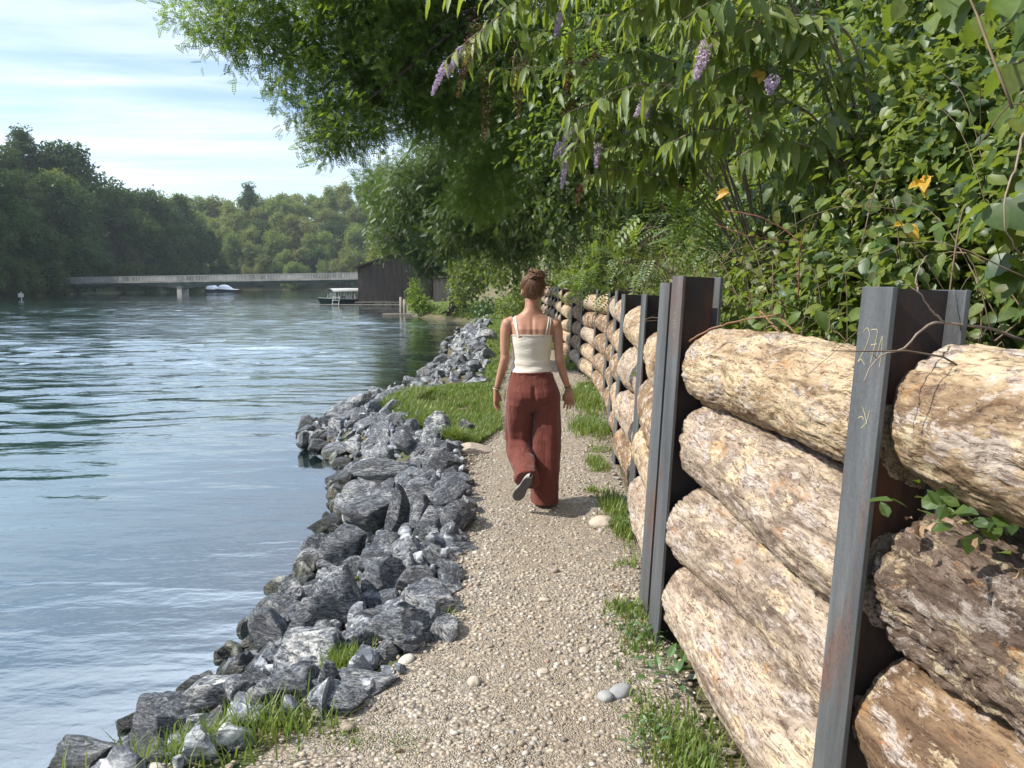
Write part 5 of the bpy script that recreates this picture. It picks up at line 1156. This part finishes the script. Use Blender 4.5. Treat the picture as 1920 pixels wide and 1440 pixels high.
def limbs(m, base, ends, r0, seed, sag=.15, k=7):
    r = np.random.RandomState(seed); base = np.array(base, float)
    for e, w_ in ends:
        e = np.array(e, float); mid = base*.45+e*.55+np.array([0, 0, .18*np.linalg.norm(e-base)])+r.normal(size=3)*.07*np.linalg.norm(e-base); P = curve3([base, base*.75+mid*.25+[0, 0, .05], mid, e], 12)
        m.tube(P, np.interp(np.linspace(0, 1, 12), [0, 1], [r0*w_, r0*.12*w_]), k)
        for q in range(5):
            i = r.randint(4, 11); d_ = r.normal(size=3)*.5+(e-base)/np.linalg.norm(e-base)*.8; L_ = np.linalg.norm(e-base)*.3
            m.tube(curve3([P[i], P[i]+d_*L_*.5+[0, 0, .03*L_], P[i]+d_*L_], 5), [r0*w_*.3, r0*w_*.22, r0*w_*.15, r0*w_*.1, r0*w_*.04], 5)
def tree(name, lab, base, fork, blobs, ntw, per, tpl, size, mat, r0, seed, cat='tree', group=None, **kw):
    e = empty(name, base); base = np.array(base, float); m = MB(); fk = np.array(fork, float)-base
    m.tube(curve3([(0, 0, -.5), fk*[.2, .2, .4], fk], 12), np.linspace(r0, r0*.7, 12), 12)
    bl = [(np.array(c)-base, np.array(r)) for c, r in blobs]
    limbs(m, fk, [(c, .75) for c, r in bl[:10]], r0*.8, seed); m.build('trunk', barkt, e, True)
    V, F = foliage(bl, ntw, per, tpl, size, seed, **kw); link('crown', npmesh('crown', V, F, True), mat, e)
    return tag(e, lab, cat, group)
# big locust leaning over the river: blobs placed by photo position and depth
def pb(x, y, Y, rx, rz=None, ry=None): p = at(x, y, Y=Y); return (p, (rx, ry or rx, rz or rx*.8))
sunw = (-.6, -.1, .3)
tree('black_locust_tree', 'big black locust tree with feathery leaves overhanging the river from the right', (3.4, 15.5, float(height(3.4, 15.5))), (2.4, 15.2, 6.5),
     [pb(430, 20, 14, .95, .55), pb(560, 60, 14.5, 1.15, .8), pb(590, -80, 14.5, 1.6, .9), pb(700, 40, 14.5, 1.4, 1.0), pb(600, 170, 14, .75, .55), pb(690, 150, 14.5, 1.0, .7), pb(800, 90, 15, 1.3, 1.0), pb(645, 225, 13.5, .65, .45), pb(760, 190, 15, .8, .5), pb(870, 150, 14.5, 1.1, 1.), pb(850, -20, 15, 1.6, 1.0), pb(930, 230, 14.5, .9, .9), pb(740, -90, 14, 1.8, 1.), pb(900, 330, 14.5, .8, .8), pb(1010, 120, 14, 1.2, 1.2), pb(835, 250, 15.5, .45, .35), pb(660, 270, 14, .32, .25), pb(610, 262, 13.5, .30, .22)],
     9500, 5, P_LOC, .17, loc_m, .22, 61, spread=.30, droop=.3, up=.45, shell=.35, lump=.45, ls=.8, toward=sunw, jit=.5)
tree('black_locust_tree', 'second locust tree behind, its dense dark crown hanging above the far end of the path', (3.3, 23, float(height(3.3, 23))), (2.2, 23, 6.5),
     [pb(860, 290, 21, 1.3, 1.2), pb(800, 330, 22, 1.2, .8), pb(940, 340, 20, 1.5, 1.4), pb(880, 400, 21, 1.3, 1.), pb(1000, 250, 20, 1.6, 1.6), pb(770, 380, 23, 1.0, .7), pb(960, 430, 21, 1.2, .8), pb(1030, 350, 19, 1.4, 1.4), pb(720, 352, 24, .7, .5), pb(840, 440, 24, 1.0, .7), pb(1080, 200, 19, 1.6, 1.8)],
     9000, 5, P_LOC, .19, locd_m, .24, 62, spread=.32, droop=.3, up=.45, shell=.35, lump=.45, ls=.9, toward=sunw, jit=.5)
tree('drooping_shore_tree', 'bushy tree with drooping branches beside the boathouse, hanging low over the water', (.5, 47, float(height(.5, 47))), (-1, 46, 6),
     [pb(735, 380, 45, 1.4, 1.1), pb(760, 420, 45, 2.2, 1.7), pb(820, 390, 46, 2.2, 2.0), pb(770, 455, 44, .9, .9), pb(800, 490, 45, 1.0, 1.1), pb(850, 460, 44, 1.9, 1.3), pb(720, 345, 46, 1.4, 1.), pb(800, 340, 46, 2.4, 1.4), pb(895, 440, 42, 2.0, 2.0), pb(880, 350, 44, 2.3, 1.6)],
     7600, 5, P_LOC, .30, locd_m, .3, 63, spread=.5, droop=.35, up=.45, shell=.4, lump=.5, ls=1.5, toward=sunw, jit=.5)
tree('bushy_hazel', 'dense bush behind the tree stump with leaves down to the ground', (.9, 40, float(height(.9, 40))), (.9, 40, 4), [pb(880, 500, 39, .95, 1.5), pb(920, 480, 38, 1.4, 1.4), pb(865, 540, 38, .5, .9), pb(960, 500, 36, 1.2, 1.1), pb(930, 400, 38, 1.6, 1.4)], 1800, 5, L_IVY, .16, brm_m, .12, 64, cat='bush', spread=.5, droop=.5, ls=1.)
tree('tall_bank_tree', 'tall leafy tree high on the bank behind the butterfly bush', (6.2, 14, float(height(6.2, 14))), (5.5, 14, 6.5), [pb(1150, 120, 13, 1.6, 1.6), pb(1250, 40, 13, 1.8, 1.6), pb(1120, 300, 13, 1.3, 1.1), pb(1240, 200, 12.5, 1.5, 1.3), pb(1350, 100, 12, 1.6, 1.6), pb(1100, -40, 14, 1.8, 1.4), pb(1330, -60, 12, 2.0, 1.4), pb(1450, 0, 11, 1.8, 1.5)], 5200, 5, L_IVY, .12, ivy_m, .18, 65, spread=.35, droop=.4, ls=.9, toward=sunw)
tree('tall_bank_tree', 'dark shaded tree at the top of the bank, upper right corner', (5.2, 7.5, float(height(5.2, 7.5))), (4.6, 7.3, 5.2), [pb(1500, 80, 8, 1.2, 1.2), pb(1620, 30, 7.5, 1.2, 1.1), pb(1750, 80, 7, 1.2, 1.2), pb(1880, 60, 6.5, 1.1, 1.2), pb(1560, -120, 7.5, 1.4, 1.), pb(1760, -100, 7, 1.4, 1.), pb(1650, 190, 7.4, .9, .9), pb(1820, 220, 6.6, .9, .9), pb(1400, 0, 8.5, 1.2, 1.2)], 5600, 5, L_DOG, .085, ivy_m, .14, 66, spread=.28, droop=.4, ls=.7, toward=sunw)
# bank thickets: slabs of leaves over the slope, each a bush of its own
def thicket(name, lab, Y0, Y1, tpl, size, mat, ntw, per, seed, zlo=1.15, zhi=3.2, xo=.35, dep=.9, lean=.55, dryn=40, cat='thicket', **kw):
    r = np.random.RandomState(seed); nb = max(6, int((Y1-Y0)*5)); bl = []
    Yc = (Y0+Y1)/2; base = np.array([xf(Yc)+1.0, Yc, float(height(xf(Yc)+1.0, Yc))]); e = empty(name, base)
    for i in range(nb):
        Y = r.uniform(Y0, Y1); q = r.rand(); z = zlo+(zhi-zlo)*q; x = xf(Y)+xo+dep*.5+(z-zlo)*lean+r.uniform(-.15, .25)
        s_ = r.uniform(.28, .5)*dep; bl.append((np.array([x, Y, z])-base, (s_, s_*1.2, s_*.95)))
    V, F = foliage(bl, ntw, per, tpl, size, seed, toward=sunw, lump=.7, **kw); link('foliage', npmesh('foliage', V, F, True), mat, e)
    m = MB()
    for i in range(dryn):
        Y = r.uniform(Y0, Y1)-base[1]; x = r.uniform(.3, .9)+xf(Y+base[1])-base[0]; z = r.uniform(0, .35)*(zhi-zlo)+zlo-.1-base[2]; d_ = r.normal(size=3)*[.35, .5, .45]+[-.1, 0, .25]; L_ = r.uniform(.25, .8)
        m.tube(curve3([(x, Y, z), np.array([x, Y, z])+d_*L_*.5+[0, 0, .12], np.array([x, Y, z])+d_*L_], 8), np.linspace(.0026, .001, 8)*r.uniform(.5, 1.4), 5)
    m.build('stems', dry_m, e, True)
    return tag(e, lab, cat, 'thickets on the bank behind the log wall')
thicket('bramble_thicket', 'bramble and dry cane thicket behind the 271 post', 1.6, 3.2, L_BRM, .055, brm_m, 2000, 5, 71, 1.25, 2.3, .38, .7, .4, 60, spread=.16, droop=.4, ls=.35)
thicket('broad_leaved_shrub', 'broad-leaved green shrub with pointed leaves on the bank at the right edge', 1.0, 3.4, L_DOG, .072, dog_m, 3000, 5, 72, 1.5, 3.6, .6, .9, .3, 20, cat='shrub', spread=.2, droop=.5, ls=.4)
thicket('bramble_thicket', 'sunlit bramble thicket above the doubled posts', 3.1, 5.6, L_BRM, .055, brm_m, 5200, 5, 73, 1.2, 3.1, .34, .8, .42, 70, spread=.18, droop=.4, ls=.4)
thicket('broad_leaved_shrub', 'dense mixed green shrub high on the bank right of the butterfly bush', 3.2, 6.2, L_DOG, .078, dog_m, 4400, 5, 74, 1.9, 5.0, .5, 1.2, .40, 10, cat='shrub', spread=.24, droop=.5, ls=.5)
thicket('bramble_thicket', 'pale green bramble thicket above the first posts beyond the doubled pair', 5.4, 8.6, L_BRM, .06, brm_m, 4200, 5, 75, 1.2, 3.4, .35, .9, .5, 90, spread=.2, droop=.4, ls=.5)
thicket('creeper_thicket', 'dark creeper covering the shaded bank behind the middle of the log wall', 8.2, 13, L_IVY, .075, ivy_m, 3000, 5, 76, 1.2, 4.8, .35, 1.2, .5, 120, spread=.25, droop=.5, ls=.7)
thicket('bramble_thicket', 'green undergrowth overhanging the far posts of the log wall', 12.5, 19, L_BRM, .09, brm_m, 2600, 5, 77, 1.1, 3.4, .2, 1.3, .55, 90, spread=.3, droop=.5, ls=.8)
thicket('creeper_thicket', 'tall dark green creeper wall above the far end of the log wall', 13, 22, L_IVY, .11, ivy_m, 3600, 5, 78, 2.5, 8, .8, 1.8, .5, 40, spread=.4, droop=.5, ls=1.)
thicket('bramble_thicket', 'mixed low bushes where the log wall ends, behind the woman\'s head', 19, 33, L_BRM, .12, brm_m, 3000, 5, 79, .9, 3.4, .1, 1.5, .7, 60, spread=.4, droop=.5, ls=1.)
tree('low_shore_bush', 'low scrub at the foot of the brown slope near the stump', (.8, 33, float(height(.8, 33))), (.8, 33, 1.), [((.3, 33, .7), (.9, .9, .5)), ((1.2, 35, 1.3), (1., 1., .7)), ((.2, 35.5, .7), (.7, .8, .5)), ((2.2, 36, 2.2), (1.3, 1.3, 1.))], 800, 5, L_BRM, .13, brm_m, .05, 81, cat='bush', spread=.35, ls=.8)
tree('young_bush', 'small bright green bush by the mooring posts on the shore point', (-6.2, 49.5, float(height(-6.2, 49.5))), (-6.2, 49.5, .6), [((-6.4, 49.5, .9), (.45, .45, .9)), ((-5.9, 49, .3), (.7, .6, .5))], 420, 5, L_BRM, .13, lime_m, .04, 82, cat='bush', spread=.3, ls=.6)
tree('low_shore_bush', 'leafy green plant on the near shore beside the upper end of the rocks', (-1.3, 37.5, .1), (-1.3, 37.5, .3), [((-1.3, 37.5, .35), (.6, .7, .35))], 260, 5, L_BRM, .12, wlm, .03, 83, cat='bush', spread=.3, ls=.6)
tree('slope_trees', 'x', (0, 0, 0), (0, 0, 0), [], 1, 1, KITE, 1, ivy_m, .1, 1) if False else None
# backing trees on the slope so that the bank closes against the sky
for i, (x, y, z, s_, lab) in enumerate([(6, 20, 7, 1.6, 'rounded bank tree behind the second locust'), (8, 28, 8, 2.0, 'rounded bank tree far up the slope above the wall end'), (4, 34, 6, 1.8, 'rounded bank tree above the brown slope'), (9, 11, 8, 1.6, 'rounded bank tree high behind the creeper wall'), (7.5, 4.5, 6.5, 1.3, 'rounded bank tree high above the broad-leaved shrubs')]):
    hz = float(height(x, y)); tree('bank_tree', lab, (x, y, hz), (x, y, hz+2.5*s_/1.5), [((x-.6*s_, y, hz+2.6*s_), (1.3*s_, 1.4*s_, 1.2*s_)), ((x-.9*s_, y-1.2*s_, hz+1.6*s_), (1.2*s_, 1.2*s_, 1.1*s_)), ((x+.3*s_, y+1.3*s_, hz+2.4*s_), (1.3*s_, 1.3*s_, 1.3*s_)), ((x-1.4*s_, y+.6*s_, hz+1.4*s_), (1.1*s_, 1.2*s_, 1.1*s_))], 2600, 5, L_IVY, .12*s_**.5*1.15, ivy_m, .16, 90+i, spread=.45, droop=.4, ls=1.1, toward=sunw)
# sprays: a bent stem with its leaves in pairs
def spray(m_st, LV, pts, n, size, tpl, r, st=.004, drop=.8, pair=True, every=1., rad=None):
    P = curve3(pts, 24); m_st.tube(P, np.linspace(st, st*.35, 24), 5)
    T_ = np.gradient(P, axis=0); T_ /= np.linalg.norm(T_, axis=1)[:, None]
    q = np.linspace(.12, 1, n); idx = (q*23).astype(int); idx = np.clip(idx, 0, 23)
    for s_ in (-1, 1):
        tt = T_[idx]; side = np.cross(tt, [0, 0, 1]); side /= np.linalg.norm(side, axis=1)[:, None]+1e-6
        ang = r.uniform(-.5, .5, n); d_ = side*s_*np.cos(ang)[:, None]+np.array([0, 0, 1])*np.sin(ang)[:, None]+tt*.55; d_[:, 2] -= drop*r.uniform(.5, 1.2, n)
        nr = np.stack([r.normal(size=n)*.3-.25, r.normal(size=n)*.3-.25, 1+0*ang], -1)
        sz = size*(.55+.5*np.sin(np.pi*np.clip(q*.85+.1, 0, 1)))*r.uniform(.8, 1.15, n); LV.append(place(tpl, P[idx], d_, nr, sz))
def panicle(p, d_, L, R_, mat, nm, parent, seed, n=360, org=None, fs=.011):
    r = np.random.RandomState(seed); d_ = np.array(d_, float); d_ /= np.linalg.norm(d_); q = r.rand(n)**.8; a = r.rand(n)*6.28
    u = np.cross(d_, [.3, .9, .1]); u /= np.linalg.norm(u); v = np.cross(d_, u); rad = R_*(1-q)**.6*(.75+.35*r.rand(n))*(1+.25*np.sin(q*40))+.003
    bend = np.outer(q*q, [0, 0, -.25*L]); P = p+np.outer(q*L, d_)+bend+np.cos(a)[:, None]*u*rad[:, None]+np.sin(a)[:, None]*v*rad[:, None]
    out = (np.cos(a)[:, None]*u+np.sin(a)[:, None]*v); V, F = place(leafT(.9, .2, .2), P, rv(r, n), out+r.normal(size=(n, 3))*.3, fs*r.uniform(.7, 1.2, n))
    return link(nm, npmesh(nm, V-org, F), mat, parent)
def bush(name, lab, base, sprays, size, nl, tpl, mat, seed, st=.006, cat='shrub', flowers=(), fillblobs=None, filln=0, drop=.8, sub=4):
    e = empty(name, base); base = np.array(base, float); r = np.random.RandomState(seed); m = MB(); LV = []
    for s_ in sprays:
        tip = np.array(s_[0], float)-base; rt = np.array(s_[1], float)-base if s_[1] is not None else np.zeros(3); top = (tip+rt)/2+np.array([.05, 0, .22*np.linalg.norm(tip-rt)+s_[2]])
        P = curve3([rt, rt*.6+top*.4+[0, 0, .1], top, top*.35+tip*.65+[0, 0, .08], tip], 40); m.tube(P, np.linspace(st*1.3, st*.5, 40), 6)
        spray(m, LV, P[20:].tolist()[::4]+[P[-1].tolist()], nl, size, tpl, r, st*.5, drop)
        for k in range(sub):
            i = r.randint(16, 38); d_ = r.normal(size=3)*[.55, .55, .3]+[-.45, -.15, .1]; L_ = r.uniform(.25, .5); spray(m, LV, [P[i], P[i]+d_*L_*.5+[0, 0, .06], P[i]+d_*L_-[0, 0, .05]], max(4, nl//2), size*.9, tpl, r, st*.4, drop)
    if fillblobs is not None:
        V, F = foliage([(np.array(c)-base, q) for c, q in fillblobs], filln, 5, tpl, size*.85, seed, spread=.25, droop=.7, ls=.5, toward=sunw); LV.append((V, F))
    m.build('branches', twig_m, e, True); V, F = merge(LV); link('foliage', npmesh('foliage', V, F, True), mat, e)
    for i, (p, d_, L, R_, k) in enumerate(flowers):
        panicle(np.array(p), d_, L*(.82 if k == 0 else 1), R_*(.82 if k == 0 else 1), flo_m if k == 0 else dfl_m, 'flower_spike' if k == 0 else 'withered_spike', e, seed*10+i, 380 if k == 0 else 260, base, .010 if k == 0 else .009)
    return tag(e, lab, cat)
A = lambda x, y, Y: at(x, y, Y=Y)
# butterfly bush: long sprays arch left over the path
bb = (1.75, 4.9, float(height(1.75, 4.9)))
bush('butterfly_bush', 'large butterfly bush with lilac and withered brown flower spikes arching over the path', bb,
     [(A(838, 110, 4.6), (1.5, 4.8, 2.6), .25), (A(900, 60, 4.5), (1.5, 4.8, 2.6), .3), (A(950, 140, 4.6), (1.5, 4.8, 2.6), .15), (A(1000, 20, 4.3), (1.5, 4.6, 2.6), .2), (A(1060, 120, 4.4), None, .2), (A(1120, 30, 4.1), None, .25), (A(1160, 100, 4.2), None, .2), (A(1075, 205, 4.6), None, .15), (A(1120, 190, 4.3), None, .1), (A(1050, 290, 4.7), None, .1), (A(1100, 330, 4.6), None, .05), (A(1135, 280, 4.5), None, .1), (A(1200, 160, 4.2), None, .15), (A(1250, 40, 3.9), None, .15), (A(1190, 240, 4.3), None, .1), (A(960, -60, 4.2), None, .3), (A(1100, -70, 4), None, .25)],
     .17, 11, L_BUD, bud_m, 21, .006, flowers=[(A(868, 88, 4.6), (-.6, 0, -.8), .19, .024, 0), (A(838, 118, 4.6), (-.6, .1, -.9), .2, .024, 0), (A(1052, 25, 4.3), (-.3, 0, -.9), .12, .022, 0), (A(1072, 238, 4.6), (-.35, 0, -.7), .17, .030, 0), (A(1122, 268, 4.5), (-.1, 0, -1), .14, .022, 0), (A(1062, 300, 4.7), (-.2, 0, -1), .17, .022, 0), (A(1052, 268, 4.7), (-.6, 0, -1), .1, .02, 0), (A(1222, 176, 4.2), (-.6, 0, -.6), .15, .032, 0), (A(1215, 186, 4.2), (-.1, -.1, -1), .10, .028, 0),
      (A(905, 20, 4.5), (-.35, 0, -.9), .30, .045, 1), (A(915, 90, 4.5), (-.05, 0, -1), .42, .045, 1), (A(965, 60, 4.5), (0, 0, -1), .30, .035, 1), (A(985, 100, 4.5), (-.15, 0, -1), .30, .02, 1), (A(885, 60, 4.5), (-.3, 0, -1), .3, .025, 1), (A(1075, 185, 4.6), (-.4, 0, -.8), .14, .03, 1), (A(1150, 80, 4.3), (-.9, 0, -.4), .2, .03, 1), (A(1090, 345, 4.6), (-.3, 0, -1), .10, .02, 1), (A(1070, 85, 4.4), (-.1, 0, -1), .2, .02, 1)])
bush('butterfly_bush', 'nearer butterfly bush with one big lilac spike and long drooping leaves, upper right', (1.9, 3.6, float(height(1.9, 3.6))),
     [(A(1320, 75, 3.3), None, .3), (A(1400, 60, 3.2), None, .3), (A(1340, 150, 3.4), None, .2), (A(1290, 200, 3.6), None, .15), (A(1390, 290, 3.3), None, .1), (A(1180, 30, 3.5), None, .35), (A(1270, 10, 3.4), None, .35), (A(1250, 270, 3.7), None, .1), (A(1060, -20, 3.4), None, .4), (A(1150, -30, 3.4), None, .4)],
     .165, 12, L_BUD, bud_m, 22, .006, flowers=[(A(1328, 78, 3.25), (-.35, 0, -.9), .155, .030, 0), (A(1448, 148, 3.2), (-.2, -.3, -.6), .07, .028, 0)])
bush('broad_leaved_sapling', 'sapling with very large pale leaves hanging in from the top right corner', (1.75, 1.9, float(height(1.75, 1.9))),
     [(A(1840, 30, 1.9), None, .15), (A(1900, 120, 1.85), None, .1), (A(1880, 200, 2.), None, .1), (A(1905, 420, 2.0), None, .0), (A(1760, 20, 2.2), None, .2), (A(1890, 510, 2.1), None, .0)], .13, 4, leafN(.78, .10, .28, 8, .42, .022), dog_m, 23, .005, cat='sapling', drop=.9, sub=2)
# feathery sapling sprays
def feather(lab, base, tips, size, seed, mat=lime_m, nm='ash_sapling'):
    e = empty(nm, base); base = np.array(base, float); r = np.random.RandomState(seed); m = MB(); LV = []
    for tp in tips:
        tip = tp-base; P = curve3([(0, 0, 0), tip*.5+[0, 0, .2], tip], 30); m.tube(P, np.linspace(.009, .002, 30), 6)
        i = r.randint(12, 30, 16); d_ = rv(r, 16)*.8+[-.5, -.3, -.15]; LV.append(place(P_LIM, P[i]+r.normal(size=(16, 3))*.05, d_, np.array([[-.3, -.3, 1]])+r.normal(size=(16, 3))*.35, size*r.uniform(.7, 1.2, 16)))
    m.build('branches', twig_m, e, True); V, F = merge(LV); link('foliage', npmesh('foliage', V, F, True), mat, e); return tag(e, lab, 'sapling')
feather('bright yellow-green feathery sapling behind the withered flower spikes', (2.4, 6.6, float(height(2.4, 6.6))), [A(1080, 60, 6), A(1120, 80, 6), A(1060, 90, 6.1), A(1100, 110, 6), A(1130, 40, 6.1), A(1090, 30, 6)], .28, 31)
feather('yellow-green feathery sapling in the middle of the bank left of the dry canes', (1.9, 5.6, float(height(1.9, 5.6))), [A(1240, 370, 4.9), A(1210, 400, 5), A(1270, 350, 4.9), A(1230, 330, 5), A(1255, 400, 4.8)], .22, 32)
feather('young locust shoot reaching over the wall beside the woman\'s head', (1.75, 9.8, float(height(1.75, 9.8))), [A(1060, 535, 9.4), A(1085, 510, 9.5), A(1050, 560, 9.4), A(1110, 480, 9.4)], .26, 33)
feather('light green leaf spray near the wall top above the far posts', (1.9, 8.2, float(height(1.9, 8.2))), [A(1130, 470, 7.6), A(1160, 490, 7.4), A(1200, 500, 7), A(1150, 440, 7.6)], .24, 34, brm_m)
# yellow leaves (each cluster one thing)
for px_, py_, Y, lab in [(1740, 335, 2.55, 'cluster of orange-yellow leaves in the dark shrub at right'), (1705, 412, 2.5, 'two drooping yellow leaves below the orange cluster'), (1432, 140, 3.3, 'yellow leaf by the small lilac tuft'), (1365, 355, 3.4, 'yellow leaf under the drooping leaves, middle right')]:
    p = at(px_, py_, Y=Y); r = np.random.RandomState(px_); n = 5 if px_ == 1740 else 2; V, F = place(L_DOG, r.normal(size=(n, 3))*.012, rv(r, n)+[0, -.2, -.3], np.array([[-.6, -.6, .5]])+r.normal(size=(n, 3))*.3, .062*r.uniform(.8, 1.2, n)); o = link('yellow_leaves', npmesh('y', V, F), yel_m); o.location = p; tag(o, lab, 'leaves')
# bare twig over the 271 post, cane along the top log, dead leaves on the logs
def twig(lab, strands, nm='bare_twig', cat='twig', mat=twig_m):
    m = MB(); o0 = at(*strands[0][0][0][:2], Y=strands[0][0][0][2])
    for pts, r0, r1 in strands: P = curve3([at(a, b, Y=c)-o0 for a, b, c in pts], 22); P += np.random.RandomState(3).normal(size=P.shape)*.0012; m.tube(P, np.linspace(r0, r1, 22), 6)
    o = m.build(nm, mat, None, True); o.location = o0; return tag(o, lab, cat)
twig('bare forked twig lying across the top of the 271 post', [([(1925, 640, 1.75), (1850, 615, 1.72), (1770, 605, 1.68), (1735, 612, 1.66), (1695, 652, 1.62), (1645, 672, 1.60), (1618, 715, 1.58)], .0042, .0012), ([(1770, 605, 1.68), (1745, 580, 1.67), (1722, 548, 1.66), (1680, 526, 1.66)], .003, .001), ([(1722, 548, 1.66), (1718, 520, 1.68), (1735, 480, 1.72)], .0022, .001), ([(1645, 672, 1.60), (1632, 660, 1.60)], .0014, .0006), ([(1850, 615, 1.72), (1838, 632, 1.70), (1822, 636, 1.7)], .0022, .001)])
twig('thin reddish cane resting along the top log left of the 271 post', [([(1292, 640, 3.0), (1330, 618, 2.9), (1380, 603, 2.8), (1455, 590, 2.7)], .004, .0025), ([(1425, 583, 2.8), (1462, 622, 2.7)], .004, .003), ([(1460, 590, 2.8), (1495, 630, 2.7)], .004, .003)], 'cane', 'cane', simple('reddish_cane', (.22, .11, .06), .7))
twig('long arching dark red bramble cane in front of the bank shrubs', [([(1360, 395, 3.0), (1420, 405, 2.9), (1470, 430, 2.85), (1500, 455, 2.8)], .003, .002), ([(1497, 560, 2.8), (1500, 470, 2.8), (1510, 420, 2.8)], .003, .0018), ([(1340, 420, 3.), (1400, 440, 2.9), (1480, 455, 2.85)], .002, .0015)], 'cane', 'cane', simple('dark_red_cane', (.12, .035, .025), .6))
twig('thin hanging stem with a curl at the right edge', [([(1918, 250, 1.75), (1905, 310, 1.73), (1885, 370, 1.72), (1886, 430, 1.72), (1915, 480, 1.74)], .003, .0015)], 'hanging_stem', 'stem')
dl = leaf_mat('dead_leaves', G((.16, .10, .06), (.24, .15, .09), (.32, .22, .13), (.34, .19, .09)), .15, (.4, .2, .08), gloss=.04)
r = np.random.RandomState(8)
def dead(n, f, lab, size=.03):
    P = f(n); V, F = place(leafT(.5, .3, .3), P, rv(r, n)*[1, 1, .3], np.array([[0, 0, 1.]])+r.normal(size=(n, 3))*.35, size*r.uniform(.5, 1.1, n)); o = link('fallen_leaves', npmesh('fl', V, F), dl); tag(o, kind='stuff')
def pf(n): y = r.uniform(2.2, 9, n); x = xf(y)-.35*r.rand(n)**1.2; x = np.where(r.rand(n) < .25, r.uniform(-.5, .5, n), x); return np.stack([x, y, height(x, y)+.02], -1)
dead(260, pf, '')
p0 = at(1760, 1010, Y=1.35)
o = link('dry_leaf_litter', npmesh('dl', *place(leafT(.5, .35, .35), r.normal(size=(9, 3))*[.04, .10, .008]+[0, 0, .01], rv(r, 9), np.array([[-.3, 0, 1.]])+r.normal(size=(9, 3))*.5, .035*r.uniform(.6, 1.2, 9))), dl); o.location = p0; tag(o, 'dry curled leaves lying on the dark rough-barked log', 'leaf litter')
o = link('sprouting_leaves', npmesh('sl', *place(L_BRM, r.normal(size=(34, 3))*[.05, .12, .012], rv(r, 34)+[0, 0, .2], np.array([[-.4, -.2, 1.]])+r.normal(size=(34, 3))*.4, .05*r.uniform(.6, 1.2, 34))), ivy_m); o.location = at(1780, 985, Y=1.42)+np.array([.06, .05, .0]); tag(o, 'small green leaves in the gap above the dark rough-barked log', 'plant')
print('veg done')
# ------------------------------------------------------------------ river haze
hm = bpy.data.materials.new('river_haze'); hm.use_nodes = True; hm.node_tree.nodes.clear(); t = T(hm.node_tree)
pv = t.n('ShaderNodeVolumePrincipled', {'Color': (.80, .90, 1., 1), 'Density': .00022, 'Anisotropy': .2}); t.n('ShaderNodeOutputMaterial', {'Volume': pv.outputs[0]})
m = MB(); m.box((0, 180, 32), (960, 1000, 80)); hz = m.build('haze', hm, None); tag(hz, kind='stuff')
